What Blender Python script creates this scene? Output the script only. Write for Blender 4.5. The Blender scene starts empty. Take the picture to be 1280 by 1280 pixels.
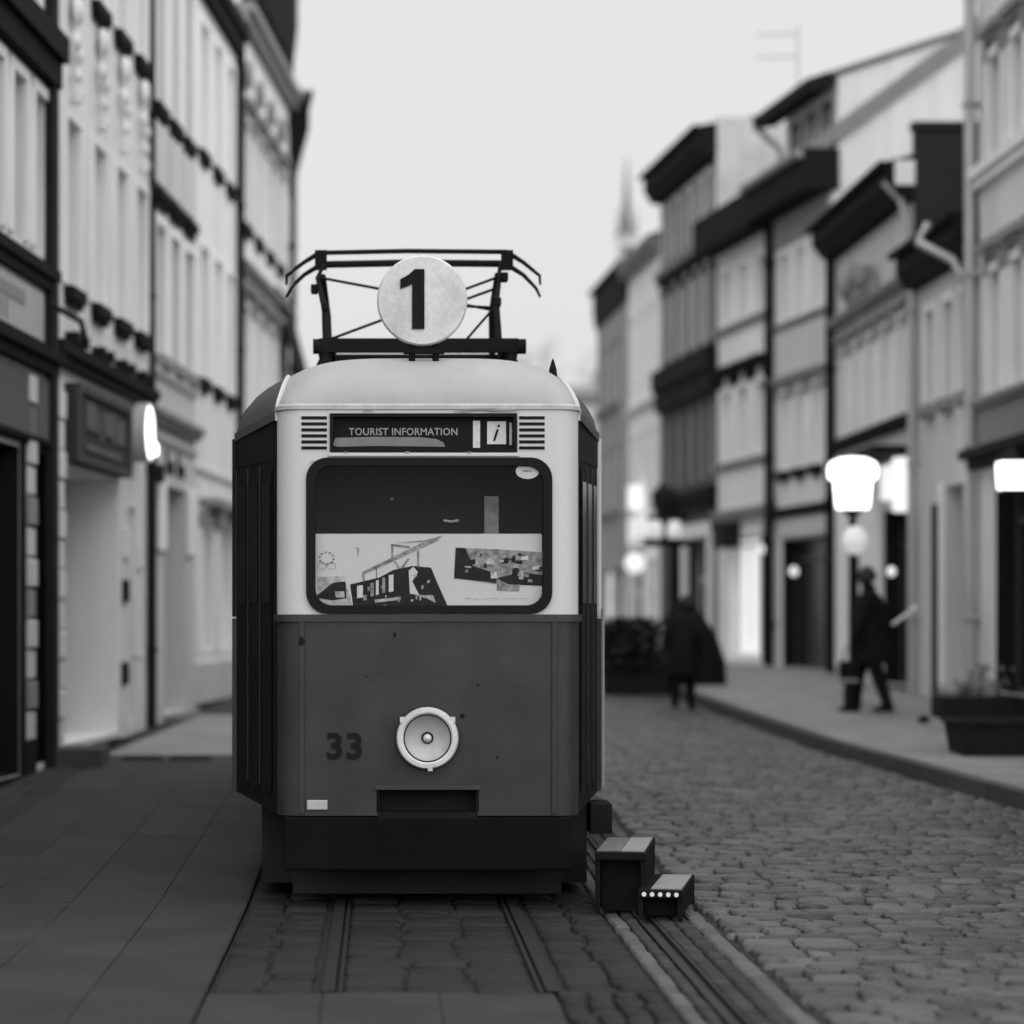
import bpy, bmesh, math, random
from mathutils import Vector, Matrix
random.seed(7)
R = math.radians
scn = bpy.context.scene
col = scn.collection

# ------------------------------------------------------------------ camera, world, sun
cam_d = bpy.data.cameras.new('camera'); cam = bpy.data.objects.new('camera', cam_d); col.objects.link(cam)
cam.location = (0, 0, 1.67); cam.rotation_euler = (R(90), 0, 0)          # level camera looking along the street
cam_d.sensor_width = 36; cam_d.lens = 90                                  # short telephoto
cam_d.shift_x = 165/1280; cam_d.shift_y = 137/1280
cam_d.clip_start = .1; cam_d.clip_end = 2000
cam_d.dof.use_dof = True; cam_d.dof.focus_distance = 14.8; cam_d.dof.aperture_fstop = 1.0
scn.camera = cam

world = bpy.data.worlds.new('World'); scn.world = world; world.use_nodes = True
wn = world.node_tree.nodes; wl = world.node_tree.links
for n in list(wn): wn.remove(n)
sky = wn.new('ShaderNodeTexSky'); sky.sky_type = 'NISHITA'; sky.sun_disc = False
SUN_EL, SUN_AZ = 46, 140                                                   # azimuth measured clockwise from +Y
sky.sun_elevation = R(SUN_EL); sky.sun_rotation = R(SUN_AZ)
sky.air_density = 1.0; sky.dust_density = 8.0; sky.ozone_density = 1.0
bw = wn.new('ShaderNodeRGBToBW')                                           # black and white photograph
pw = wn.new('ShaderNodeMath'); pw.operation = 'POWER'; pw.inputs[1].default_value = .10   # heavy even overcast
mu = wn.new('ShaderNodeMath'); mu.operation = 'MULTIPLY'; mu.inputs[1].default_value = 5.4
bg = wn.new('ShaderNodeBackground'); bg.inputs['Strength'].default_value = .0688
wo = wn.new('ShaderNodeOutputWorld')
wl.new(sky.outputs[0], bw.inputs[0]); wl.new(bw.outputs[0], pw.inputs[0]); wl.new(pw.outputs[0], mu.inputs[0])
wl.new(mu.outputs[0], bg.inputs['Color']); wl.new(bg.outputs[0], wo.inputs[0])

sun_d = bpy.data.lights.new('sun', 'SUN'); sun_d.energy = 1.5; sun_d.angle = R(140); sun_d.color = (1, 1, 1)
sun = bpy.data.objects.new('sun', sun_d); col.objects.link(sun)
az = R(SUN_AZ); el = R(SUN_EL)
sv = Vector((math.sin(az)*math.cos(el), math.cos(az)*math.cos(el), math.sin(el)))
sun.rotation_euler = sv.to_track_quat('Z', 'Y').to_euler()
vs = scn.view_settings
vs.view_transform = 'Standard'; vs.look = 'None'; vs.exposure = 1.0; vs.gamma = 1; vs.use_curve_mapping = False
scn.render.engine = 'CYCLES'
scn.cycles.max_bounces = 8; scn.cycles.diffuse_bounces = 4; scn.cycles.caustics_reflective = False; scn.cycles.caustics_refractive = False
scn.cycles.use_denoising = True

# ------------------------------------------------------------------ materials
MATS = {}
def mat(name, v, rough=.85, var=.18, scale=3., bump=.0, metal=0., spec=.35, streak=0., fine=40., island=0.):
    """grey material: base value v, blotchy variation, fine grain, vertical weather streaks, optional piece-to-piece variation"""
    if name in MATS: return MATS[name]
    m = bpy.data.materials.new(name); m.use_nodes = True; MATS[name] = m
    nt = m.node_tree; N = nt.nodes; L = nt.links; b = N['Principled BSDF']
    b.inputs['Roughness'].default_value = rough; b.inputs['Metallic'].default_value = metal
    b.inputs['Specular IOR Level'].default_value = spec
    g = N.new('ShaderNodeNewGeometry')
    def noise(sc, stretch=None, det=4):
        t = N.new('ShaderNodeTexNoise'); t.inputs['Scale'].default_value = sc; t.inputs['Detail'].default_value = det
        if stretch:
            mp = N.new('ShaderNodeMapping'); mp.inputs['Scale'].default_value = stretch
            L.new(g.outputs['Position'], mp.inputs[0]); L.new(mp.outputs[0], t.inputs['Vector'])
        else: L.new(g.outputs['Position'], t.inputs['Vector'])
        return t.outputs['Fac']
    def math_(op, a, c):
        x = N.new('ShaderNodeMath'); x.operation = op
        for i, q in enumerate((a, c)):
            if hasattr(q, 'is_linked') or hasattr(q, 'links'): L.new(q, x.inputs[i])
            else: x.inputs[i].default_value = q
        return x.outputs[0]
    f = math_('ADD', math_('MULTIPLY', math_('SUBTRACT', noise(scale), .5), var*3.2), 1.0)
    f2 = math_('ADD', math_('MULTIPLY', math_('SUBTRACT', noise(fine), .5), var*1.2), 1.0)
    f = math_('MULTIPLY', f, f2)
    if streak:
        s = math_('ADD', math_('MULTIPLY', math_('SUBTRACT', noise(1., (5, 5, .35), 5), .5), streak*3), 1.0)
        f = math_('MULTIPLY', f, s)
    if island:
        oi = N.new('ShaderNodeObjectInfo')
        r = math_('FRACT', math_('ADD', g.outputs['Random Per Island'], oi.outputs['Random']), 0.)
        f = math_('MULTIPLY', f, math_('ADD', math_('MULTIPLY', math_('SUBTRACT', r, .5), island*2), 1.0))
    val = math_('MAXIMUM', math_('MULTIPLY', f, v), .002)
    val = math_('MINIMUM', val, .92)
    cb = N.new('ShaderNodeCombineColor')
    for i in range(3): L.new(val, cb.inputs[i])
    L.new(cb.outputs[0], b.inputs['Base Color'])
    if bump:
        bp = N.new('ShaderNodeBump'); bp.inputs['Strength'].default_value = bump; bp.inputs['Distance'].default_value = .02
        L.new(noise(fine*.6), bp.inputs['Height']); L.new(bp.outputs[0], b.inputs['Normal'])
    return m
def emis(name, v, strength):
    if name in MATS: return MATS[name]
    m = bpy.data.materials.new(name); m.use_nodes = True; MATS[name] = m
    nt = m.node_tree; b = nt.nodes['Principled BSDF']
    b.inputs['Base Color'].default_value = (v, v, v, 1)
    t = nt.nodes.new('ShaderNodeTexNoise'); t.inputs['Scale'].default_value = 6
    rr = nt.nodes.new('ShaderNodeMapRange'); rr.inputs['To Min'].default_value = strength*.8; rr.inputs['To Max'].default_value = strength*1.2
    nt.links.new(t.outputs['Fac'], rr.inputs['Value']); nt.links.new(rr.outputs[0], b.inputs['Emission Strength'])
    b.inputs['Emission Color'].default_value = (1, 1, 1, 1)
    return m
def glass_mat(name, refl):
    m = bpy.data.materials.new(name); m.use_nodes = True; MATS[name] = m
    nt = m.node_tree; N = nt.nodes; L = nt.links
    for n in list(N): N.remove(n)
    o = N.new('ShaderNodeOutputMaterial'); mx = N.new('ShaderNodeMixShader'); t = N.new('ShaderNodeBsdfTransparent'); gl = N.new('ShaderNodeBsdfGlossy')
    t.inputs['Color'].default_value = (.98, .98, .98, 1); gl.inputs['Roughness'].default_value = .03
    mx.inputs[0].default_value = refl
    L.new(t.outputs[0], mx.inputs[1]); L.new(gl.outputs[0], mx.inputs[2]); L.new(mx.outputs[0], o.inputs[0])
    return m

plaster_mid = mat('plaster_mid', .70, var=.09, streak=.17, scale=.9)
plaster_light = mat('plaster_light', .80, var=.08, streak=.14, scale=.9)
plaster_pale = mat('plaster_pale', .86, var=.04, streak=.06, scale=.8)
plaster_grey = mat('plaster_grey', .58, var=.06, streak=.12, scale=.9)
plaster_dark = mat('plaster_dark', .07, var=.15, streak=.2, scale=1.2)
plaster_rough = mat('plaster_rough', .58, var=.16, streak=.15, scale=1.6, bump=.4)
trim_light = mat('trim_light', .78, var=.05, streak=.05)
trim_grey = mat('trim_grey', .26, var=.1, streak=.1)
trim_dark = mat('trim_dark', .012, var=.2, rough=.85, spec=.1)
black_paint = mat('black_paint', .017, var=.2, rough=.8, spec=.12)
roof_tile = mat('roof_tile', .012, spec=.1, var=.2, scale=4, bump=.5)
roof_grey = mat('roof_grey', .20, var=.15, scale=3)
frame_white = mat('frame_white', .74, var=.05, rough=.5)
frame_dark = mat('frame_dark', .05, var=.1, rough=.5)
pane_dark = mat('pane_dark', .022, rough=.2, var=.1, spec=.12)
pane_curtain = mat('pane_curtain', .62, rough=.15, var=.18, scale=4, spec=.5, island=.22)
interior_dark = mat('interior_dark', .014, var=.2)
zinc = mat('zinc', .42, rough=.45, var=.1, metal=.4)
slab_stone = mat('slab_stone', .021, var=.55, scale=1.5, bump=.5, island=.16, fine=60, rough=.72, spec=.4)
cobble_stone = mat('cobble_stone', .043, var=.55, scale=1.1, bump=.6, island=.75, rough=.42, spec=.65, fine=120)
sett_stone = mat('sett_stone', .012, var=.5, scale=2.2, bump=.4, island=.3, rough=.7, fine=110)
edge_stone = mat('edge_stone', .085, var=.18, scale=7, bump=.3, island=.2)
kerb_mat = mat('kerb_granite', .075, var=.15, scale=7, bump=.3, island=.15)
joint_grit = mat('joint_grit', .016, var=.25, scale=12, bump=.3)
pavement_far = mat('pavement_far', .23, var=.32, scale=1.3, bump=.2, fine=60)
asphalt = mat('asphalt', .04, var=.2, scale=5, bump=.3, fine=120)
rail_steel = mat('rail_steel', .022, rough=.6, metal=.0, spec=.2, var=.2)
tram_cream = mat('tram_cream', .56, rough=.42, var=.035, streak=.035, scale=2.5, spec=.4)
tram_red = mat('tram_red', .031, rough=.36, var=.3, streak=.22, scale=3.2, spec=.3)
tram_red_dark = mat('tram_red_dark', .035, rough=.5, var=.12)
tram_door = mat('tram_door', .011, rough=.6, var=.15, spec=.12)
tram_roof = mat('tram_roof', .07, rough=.7, var=.12)
rubber = mat('rubber', .010, rough=.7, var=.1, spec=.12)
iron_dark = mat('iron_dark', .011, rough=.85, var=.3, spec=.1)
print_paper = mat('print_paper', .52, rough=.5, var=.05, scale=7)
print_ink = mat('print_ink', .012, rough=.8, spec=.1, var=.9, scale=30)
print_grey = mat('print_grey', .20, rough=.5, var=.85, scale=26, fine=70)
print_mid = mat('print_mid', .34, rough=.5, var=.6, scale=30)
disc_white = mat('disc_white', .60, rough=.5, var=.26, scale=5, streak=.05)
chrome = mat('chrome', .6, rough=.25, metal=.6, var=.05)
reflector = mat('reflector', .40, rough=.4, metal=.15, var=.1, scale=14)
cloth_dark = mat('cloth_dark', .010, var=.25, scale=8, bump=.3, spec=.1)
cloth_dark2 = mat('cloth_dark_two', .008, var=.25, scale=8, bump=.3, spec=.1)
skin = mat('skin', .17, var=.05, rough=.6)
hair_dark = mat('hair_dark', .015, var=.3, scale=40, rough=.6)
leaf_dark = mat('leaf_dark', .012, var=.4, scale=9, rough=.7, island=.5)
leaf_grey = mat('leaf_grey', .16, var=.3, scale=7, island=.5)
bark = mat('bark', .09, var=.3, scale=8)
stone_pale = mat('stone_pale', .26, var=.25, scale=5, bump=.5)
wood_step = mat('wood_step', .007, var=.2, rough=.85, spec=.1)
tread_metal = mat('tread_metal', .26, rough=.5, var=.2, scale=20, metal=.3)
painted_glare_mat = mat('painted_glare_grey', .16, rough=.3, var=.2, scale=9)  # plain grey painting the glare on the destination sign
lamp_lit = emis('lamp_lit', .8, 1.6)
sign_lit = emis('sign_lit', .6, .4)
shop_lit = emis('shop_lit', .5, .36)
globe_lit = emis('globe_lit', .6, .2)
clear_glass = glass_mat('clear_glass', .004)

# ------------------------------------------------------------------ mesh helpers
class MB:
    def __init__(s): s.v = []; s.f = []
    def quad(s, *p):
        i = len(s.v); s.v += [tuple(q) for q in p]; s.f.append(tuple(range(i, i+len(p)))); return s
    def box(s, x0, x1, y0, y1, z0, z1):
        i = len(s.v)
        s.v += [(x0,y0,z0),(x1,y0,z0),(x1,y1,z0),(x0,y1,z0),(x0,y0,z1),(x1,y0,z1),(x1,y1,z1),(x0,y1,z1)]
        s.f += [tuple(i+k for k in q) for q in ((0,3,2,1),(4,5,6,7),(0,1,5,4),(1,2,6,5),(2,3,7,6),(3,0,4,7))]
        return s
    def tube(s, pts, r, n=8, caps=True):
        pts = [Vector(p) for p in pts]; rs = r if isinstance(r, (list, tuple)) else [r]*len(pts)
        base = len(s.v); up = None
        for k, p in enumerate(pts):
            a = pts[max(k-1, 0)]; b = pts[min(k+1, len(pts)-1)]; d = (b-a).normalized()
            if up is None: up = d.orthogonal().normalized()
            else:
                up = up - d*up.dot(d); up = up.normalized() if up.length > 1e-6 else d.orthogonal().normalized()
            w = d.cross(up)
            for j in range(n):
                t = 2*math.pi*j/n; s.v.append(tuple(p + (up*math.cos(t)+w*math.sin(t))*rs[k]))
        for k in range(len(pts)-1):
            for j in range(n):
                a = base+k*n+j; b = base+k*n+(j+1)%n; s.f.append((a, b, b+n, a+n))
        if caps:
            s.f.append(tuple(base+j for j in range(n))[::-1]); e = base+(len(pts)-1)*n; s.f.append(tuple(e+j for j in range(n)))
        return s
    def lathe(s, prof, c=(0,0,0), axis='z', n=24, caps=True):
        base = len(s.v); c = Vector(c)
        for (r, h) in prof:
            for j in range(n):
                t = 2*math.pi*j/n; a, b = r*math.cos(t), r*math.sin(t)
                p = Vector((a, b, h)) if axis == 'z' else (Vector((a, h, b)) if axis == 'y' else Vector((h, a, b)))
                s.v.append(tuple(c+p))
        for k in range(len(prof)-1):
            for j in range(n):
                a = base+k*n+j; b = base+k*n+(j+1)%n; s.f.append((a, b, b+n, a+n))
        if caps: s.f.append(tuple(base+j for j in range(n))); e = base+(len(prof)-1)*n; s.f.append(tuple(e+j for j in range(n)))
        return s
    def prism(s, poly, y0, y1):
        """polygon in x,z extruded along y"""
        n = len(poly); i = len(s.v)
        s.v += [(x, y0, z) for x, z in poly] + [(x, y1, z) for x, z in poly]
        s.f.append(tuple(i+k for k in range(n))); s.f.append(tuple(i+n+k for k in range(n))[::-1])
        for k in range(n): s.f.append((i+k, i+n+k, i+n+(k+1)%n, i+(k+1)%n))
        return s
    def build(s, name, m, parent=None, loc=None, rotz=0, bevel=0, smooth=False, fix=True):
        me = bpy.data.meshes.new(name); me.from_pydata(s.v, [], s.f)
        if fix:
            bm = bmesh.new(); bm.from_mesh(me); bmesh.ops.recalc_face_normals(bm, faces=bm.faces); bm.to_mesh(me); bm.free()
        me.materials.append(m)
        if smooth:
            for p in me.polygons: p.use_smooth = True
            me.update()
        o = bpy.data.objects.new(name, me); col.objects.link(o)
        if smooth:
            md = o.modifiers.new('es', 'EDGE_SPLIT'); md.split_angle = R(40)
        if parent: o.parent = parent
        if loc: o.location = loc
        if rotz: o.rotation_euler.z = rotz
        if bevel:
            md = o.modifiers.new('bevel', 'BEVEL'); md.width = bevel; md.segments = 2; md.limit_method = 'ANGLE'; md.angle_limit = R(40)
        return o
def weld(mb):
    bm = bmesh.new(); vs_ = [bm.verts.new(v) for v in mb.v]
    for f in mb.f:
        try: bm.faces.new([vs_[k] for k in f])
        except ValueError: pass
    bmesh.ops.remove_doubles(bm, verts=bm.verts, dist=.0008); bmesh.ops.dissolve_degenerate(bm, dist=.0005, edges=bm.edges)
    bm.verts.index_update(); o = MB(); o.v = [tuple(v.co) for v in bm.verts]; o.f = [tuple(v.index for v in f.verts) for f in bm.faces]; bm.free(); return o
def empty(name, loc, label, cat, rz=0, group=None):
    o = bpy.data.objects.new(name, None); col.objects.link(o); o.location = loc; o.rotation_euler.z = rz
    o['label'] = label; o['category'] = cat
    if group: o['group'] = group
    return o
def tag(o, label, cat, group=None):
    o['label'] = label; o['category'] = cat
    if group: o['group'] = group
    return o
def kind(o, k): o['kind'] = k; return o
def holes_plate(outer, holes, y=0., fn=None):
    """planar plate in x,z with holes (loops of points); returns MB"""
    bm = bmesh.new(); ed = []
    for loop in [outer]+holes:
        vs_ = [bm.verts.new((x, 0, z)) for x, z in loop]
        for k in range(len(vs_)): ed.append(bm.edges.new((vs_[k], vs_[(k+1) % len(vs_)])))
    bmesh.ops.triangle_fill(bm, use_beauty=True, use_dissolve=False, edges=ed)
    mb = MB(); bm.verts.index_update()
    mb.v = [(v.co.x, y, v.co.z) for v in bm.verts]; mb.f = [tuple(v.index for v in f.verts) for f in bm.faces]
    bm.free(); return mb
def rrect(x0, x1, z0, z1, r, n=6):
    out = []
    for cx, cz, a0 in ((x1-r, z1-r, 0), (x0+r, z1-r, 90), (x0+r, z0+r, 180), (x1-r, z0+r, 270)):
        for k in range(n+1):
            a = R(a0+90*k/n); out.append((cx+r*math.cos(a), cz+r*math.sin(a)))
    return out
def ring(outer, inner, y0, y1):
    """frame between two loops of the same length, from y0 to y1"""
    n = len(outer); mb = MB(); 
    for y in (y0, y1):
        mb.v += [(x, y, z) for x, z in outer]+[(x, y, z) for x, z in inner]
    for k in range(n):
        j = (k+1) % n
        mb.f += [(k, j, n+j, n+k), (2*n+k, 3*n+k, 3*n+j, 2*n+j), (k, 2*n+k, 2*n+j, j), (n+k, n+j, 3*n+j, 3*n+k)]
    return mb
def text(name, body, m, parent, loc, width, height, ext=.003, bold=0., spacing=1., shear=0.):
    """flat raised lettering standing in the x,z plane, facing -y, fitted to width and height"""
    c = bpy.data.curves.new(name, 'FONT'); c.body = body; c.size = 1; c.extrude = .01; c.offset = bold; c.shear = shear
    c.space_character = spacing; c.resolution_u = 3
    t = bpy.data.objects.new('tmp', c); col.objects.link(t)
    me = bpy.data.meshes.new_from_object(t.evaluated_get(bpy.context.evaluated_depsgraph_get())); bpy.data.objects.remove(t)
    xs = [v.co.x for v in me.vertices]; ys = [v.co.y for v in me.vertices]; zs_ = [v.co.z for v in me.vertices]
    x0, x1, y0, y1 = min(xs), max(xs), min(ys), max(ys); zm = max(map(abs, zs_))
    for v in me.vertices:
        v.co = ((v.co.x-(x0+x1)/2)/(x1-x0)*width, -v.co.z/zm*ext, (v.co.y-(y0+y1)/2)/(y1-y0)*height)
    me.materials.clear(); me.materials.append(m); me.name = name
    o = bpy.data.objects.new(name, me); col.objects.link(o); o.parent = parent; o.location = loc
    return o

# ------------------------------------------------------------------ ground
def gz(y):
    if y < 15: return 0.
    if y < 45: return .024*(y-15)
    return .72+.002*(y-45)
def lerp_path(path):
    def fn(y):
        if y <= path[0][1]: a, b = path[0], path[1]
        else:
            for a, b in zip(path, path[1:]):
                if y <= b[1]: break
        return a[0]+(b[0]-a[0])*(y-a[1])/(b[1]-a[1])
    return fn
kerb_x = lerp_path([(6.6, 9), (5.25, 20.8), (4.72, 27), (4.48, 34), (4.35, 42), (4.0, 60), (3.2, 90)])
left_x = lambda y: -2.9+.077*(y-30)
def strip(name, xa, xb, ys, dz, m, nx=1):
    mb = MB(); k = 0
    for y in ys:
        a, b = xa(y), xb(y)
        for i in range(nx+1): mb.v.append((a+(b-a)*i/nx, y, gz(y)+dz))
    for j in range(len(ys)-1):
        for i in range(nx):
            a = j*(nx+1)+i; mb.f.append((a, a+1, a+nx+2, a+nx+1))
    return mb.build(name, m)
YS = [-40, 0, 5, 10, 15]+[15+3*k for k in range(1, 11)]+[60, 90, 150, 400, 1200]
ground = kind(strip('ground', lambda y: -400, lambda y: 400, YS, -.06, joint_grit), 'structure')
YN = [-12, 0, 5, 10, 15]+[15+2*k for k in range(1, 16)]+[52, 60, 75, 95]
pavement_near = kind(strip('pavement', lambda y: left_x(y)-1.2, lambda y: -.785, YN, -.006, mat('slab_bed', .02, var=.2)), 'structure')
track = kind(strip('track_bed', lambda y: -.78, lambda y: 1.84, YN, -.026, joint_grit), 'structure')
road = kind(strip('road', lambda y: 1.845, lambda y: kerb_x(y)+.02, YN, -.024, joint_grit), 'structure')
pav_right = kind(strip('pavement', lambda y: kerb_x(y)+.16, lambda y: 14, YN, .13, pavement_far), 'structure')

def brick_mb(mb, x0, x1, y0, y1, top, bot, inset, jit, ch, slope=0.):
    tz = random.uniform(-jit, jit)*.6
    """one stone with chamfered, slightly uneven top"""
    j = lambda a: random.uniform(-a, a)
    i = len(mb.v); zz = [top+tz+j(jit*.6) for _ in range(4)]
    cs = [(x0, y0), (x1, y0), (x1, y1), (x0, y1)]
    cs = [(x+j(jit*.45), y+j(jit*.45)) for x, y in cs]
    cx, cy = (x0+x1)/2, (y0+y1)/2
    zz = [z+slope*(y-cy) for z, (x, y) in zip(zz, cs)]
    for (x, y) in cs: mb.v.append((x, y, bot+slope*(y-cy)))
    for k, (x, y) in enumerate(cs): mb.v.append((x, y, zz[k]-ch))
    for k, (x, y) in enumerate(cs): mb.v.append((x-math.copysign(inset, x-cx), y-math.copysign(inset, y-cy), zz[k]))
    for k in range(4):
        q = (k+1) % 4
        mb.f += [(i+k, i+q, i+4+q, i+4+k), (i+4+k, i+4+q, i+8+q, i+8+k)]
    mb.f.append((i+8, i+9, i+10, i+11))
def pieces(cells, name, plural, m, parent, inset, jit, ch, thick, share=8):
    """the 300 nearest cells (x0,x1,y0,y1) in view become objects of their own, the others one joined part"""
    def inview(c): 
        x = (c[0]+c[1])/2; px = 475+3200*x/max(c[2], 1); return c[2] > 10.3 and -30 < px < 1310
    cells.sort(key=lambda c: c[2])
    near = [c for c in cells if inview(c)][:300]; ids = set(map(id, near)); rest = [c for c in cells if id(c) not in ids]
    protos = []
    for k in range(share):
        mb = MB(); brick_mb(mb, -.5, .5, -.5, .5, 0, -thick, .0, .0, ch)
        # proportionate chamfer: built on a typical size, kept in object scale
        w = sum(c[1]-c[0] for c in near)/len(near); d = sum(c[3]-c[2] for c in near)/len(near)
        mb = MB(); brick_mb(mb, -w/2, w/2, -d/2, d/2, 0, -thick, inset, jit, ch)
        me = bpy.data.meshes.new(name); me.from_pydata(mb.v, [], mb.f); me.materials.append(m); protos.append((me, w, d))
        if inset > .015: me.polygons.foreach_set('use_smooth', [len(p.vertices) == 4 and max(v for v in p.vertices) % 12 >= 4 for p in me.polygons])
    for c in near:
        me, w, d = random.choice(protos)
        o = bpy.data.objects.new(name, me); col.objects.link(o); o.parent = parent
        y = (c[2]+c[3])/2; o.location = ((c[0]+c[1])/2, y, gz(y)+random.uniform(-jit, jit))
        o.scale = ((c[1]-c[0])/w, (c[3]-c[2])/d, 1); o.rotation_euler.x = math.atan(.024 if 15 < y < 45 else 0)
    mb = MB()
    for c in rest:
        y = (c[2]+c[3])/2; brick_mb(mb, c[0], c[1], c[2], c[3], gz(y), gz(y)-thick, inset, jit, ch, .024 if 15 < y < 45 else 0.)
    if rest:
        o = kind(mb.build(plural, m, parent, fix=False), 'stuff')
        if inset > .015: o.data.polygons.foreach_set('use_smooth', [True]*len(o.data.polygons))

# near pavement: long slabs
cells = []
y = 8.0
while y < 52:
    x = -.79
    while x-.5 > -3.13+.037*(y-21):
        cells.append((x-.518, x-.002, y+.002, y+1.198)); x -= .52
    y += 1.2
pieces(cells, 'paving_slab', 'paving_slabs', slab_stone, pavement_near, .004, .0012, .003, .02)
# slabs crossing in front of the tracks
cells = []
for r_, y0 in enumerate((8.1, 8.8, 9.5, 10.2, 10.86)):
    for k in range(3): cells.append((-.775+.52*k, -.775+.52*k+.517, y0+.002, y0+.657))
pieces(cells, 'paving_slab', 'paving_slabs', slab_stone, track, .006, .002, .004, .03)
# rough cobbled margin along the left wall
cells = []
y = 16.
while y < 31:
    x = left_x(y)+.02; n = 0
    while x < -3.16+.037*(y-21) and n < 8:
        w = random.uniform(.1, .15); cells.append((x, x+w-.012, y, y+.12)); x += w; n += 1
    y += .135
pieces(cells, 'cobblestone', 'cobblestones', mat('margin_stone', .035, var=.3, scale=4, bump=.4, island=.4), pavement_near, .02, .008, .02, .05)
# setts of the track bed
cells = []
y = 11.56
while y < 22:
    for xa, xb, w0 in ((-.77, -.30, .23), (-.17, .71, .29), (.85, 1.27, .21)):
        n = max(1, round((xb-xa)/w0)); off = random.uniform(-.05, .05)
        e = [xa]+[xa+(xb-xa)*(k+random.uniform(-.14, .14))/n for k in range(1, n)]+[xb]
        for a, b in zip(e, e[1:]): cells.append((a+.008, b-.008, y+random.uniform(.004, .02), y+.2))
    y += .215
y = 8.2
while y < 11.5:
    e = [.80+k*.12+random.uniform(-.015, .015) for k in range(5)]
    for a, b in zip(e, e[1:]): cells.append((a+.006, b-.006, y+.006, y+.15))
    y += .16
pieces(cells, 'sett', 'setts', sett_stone, track, .016, .008, .012, .05)
# pale edging stones either side of the dark channel
cells = []
y = 8.2
while y < 42:
    l = random.uniform(.2, .32)
    cells.append((1.285, 1.365, y+.006, y+l)); cells.append((1.735, 1.83, y+.012, y+l-.006)); y += l
pieces(cells, 'edging_stone', 'edging_stones', edge_stone, track, .012, .006, .012, .04)
# dark strip of small setts with the steel drain channel, and the tram rails
cells = []
y = 8.2
while y < 30:
    for a, b in ((1.372, 1.44), (1.545, 1.635), (1.64, 1.73)): cells.append((a+.003, b-.003, y+.004, y+.13))
    y += .135
dark_sett = mat('dark_sett', .03, var=.25, scale=10, bump=.3, island=.3)
pieces(cells, 'dark_sett', 'dark_setts', dark_sett, track, .01, .005, .01, .04)
def long_bar(name, xs, y0, y1, z0, z1, m, parent):
    mb = MB(); ys = [y0]+[v for v in (15, 20, 25, 30, 35, 40, 45) if y0 < v < y1]+[y1]
    for a, b in zip(ys, ys[1:]):
        i = len(mb.v)
        for yy in (a, b):
            mb.v += [(xs[0], yy, gz(yy)+z0), (xs[1], yy, gz(yy)+z0), (xs[1], yy, gz(yy)+z1), (xs[0], yy, gz(yy)+z1)]
        mb.f += [(i+k, i+(k+1) % 4, i+4+(k+1) % 4, i+4+k) for k in range(4)]
    return mb.build(name, m, parent)
for k, x in enumerate((1.452, 1.528)): long_bar('channel_bar', (x-.007, x+.007), 8, 40, -.03, .004, rail_steel, track)
long_bar('channel_floor', (1.46, 1.52), 8, 40, -.03, -.022, asphalt, track)
for x in (-.235, .785):
    long_bar('rail', (x-.03, x+.03), 11.55, 45, -.03, .002, rail_steel, track)
    long_bar('rail_lip', (x+(.045 if x < 0 else -.065), x+(.065 if x < 0 else -.045)), 11.55, 45, -.03, -.002, rail_steel, track)
# cobbles of the road in courses
cells = []
y = 9.6
while y < 47:
    d = random.uniform(.15, .18); x = 1.85+random.uniform(0, .05); xe = kerb_x(y)-.03
    while x < xe-.05:
        w = random.choice((random.uniform(.12, .18), random.uniform(.17, .31))); w = min(w, xe-x)
        cells.append((x+.004, x+w-.004, y+random.uniform(.004, .012), y+d-.011+random.uniform(-.008, .003))); x += w
    y += d
pieces(cells, 'cobblestone', 'cobblestones', cobble_stone, road, .017, .011, .017, .06)
# kerb stones on the right
y = 9.6
while y < 60:
    l = .95
    a = Vector((kerb_x(y), y, 0)); b = Vector((kerb_x(y+l), y+l, 0)); ang = math.atan2((b-a).y, (b-a).x)-math.pi/2
    mb = MB().box(.03, .158, .005, l-.005, -.2, .134)
    o = mb.build('kerb_stone', kerb_mat, pav_right, (a.x, y, gz(y)), ang, bevel=.012); o.rotation_euler.x = math.atan2(gz(y+l)-gz(y), l)
    y += l
# iron grates let into the left pavement
for k, (gx, gw) in enumerate(((-2.62, .40), (-2.14, .42))):
    mb = MB()
    for q in range(7): mb.box(q*gw/7, q*gw/7+gw/11, 0, .32, -.02, .006)
    mb.box(0, gw, -.02, 0, -.02, .008).box(0, gw, .32, .34, -.02, .008)
    o = mb.build('drain_grate', iron_dark, None, (gx, 26.0, gz(26.15)+.004))
    tag(o, ('dark iron grate in the left pavement, the one nearer the shop wall', 'dark iron grate in the left pavement, the one nearer the tram')[k], 'grate', 'iron grates in the left pavement')
light_patch = strip('painted_light_patch', lambda y: left_x(y)+.3, lambda y: -.80, [26.6, 28, 30, 32, 33.5], .006, mat('light_patch_grey', .25, var=.25, scale=1.5, bump=.2))  # pale sheet painting in the brighter light on this stretch of pavement
light_patch.parent = pavement_near

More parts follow.
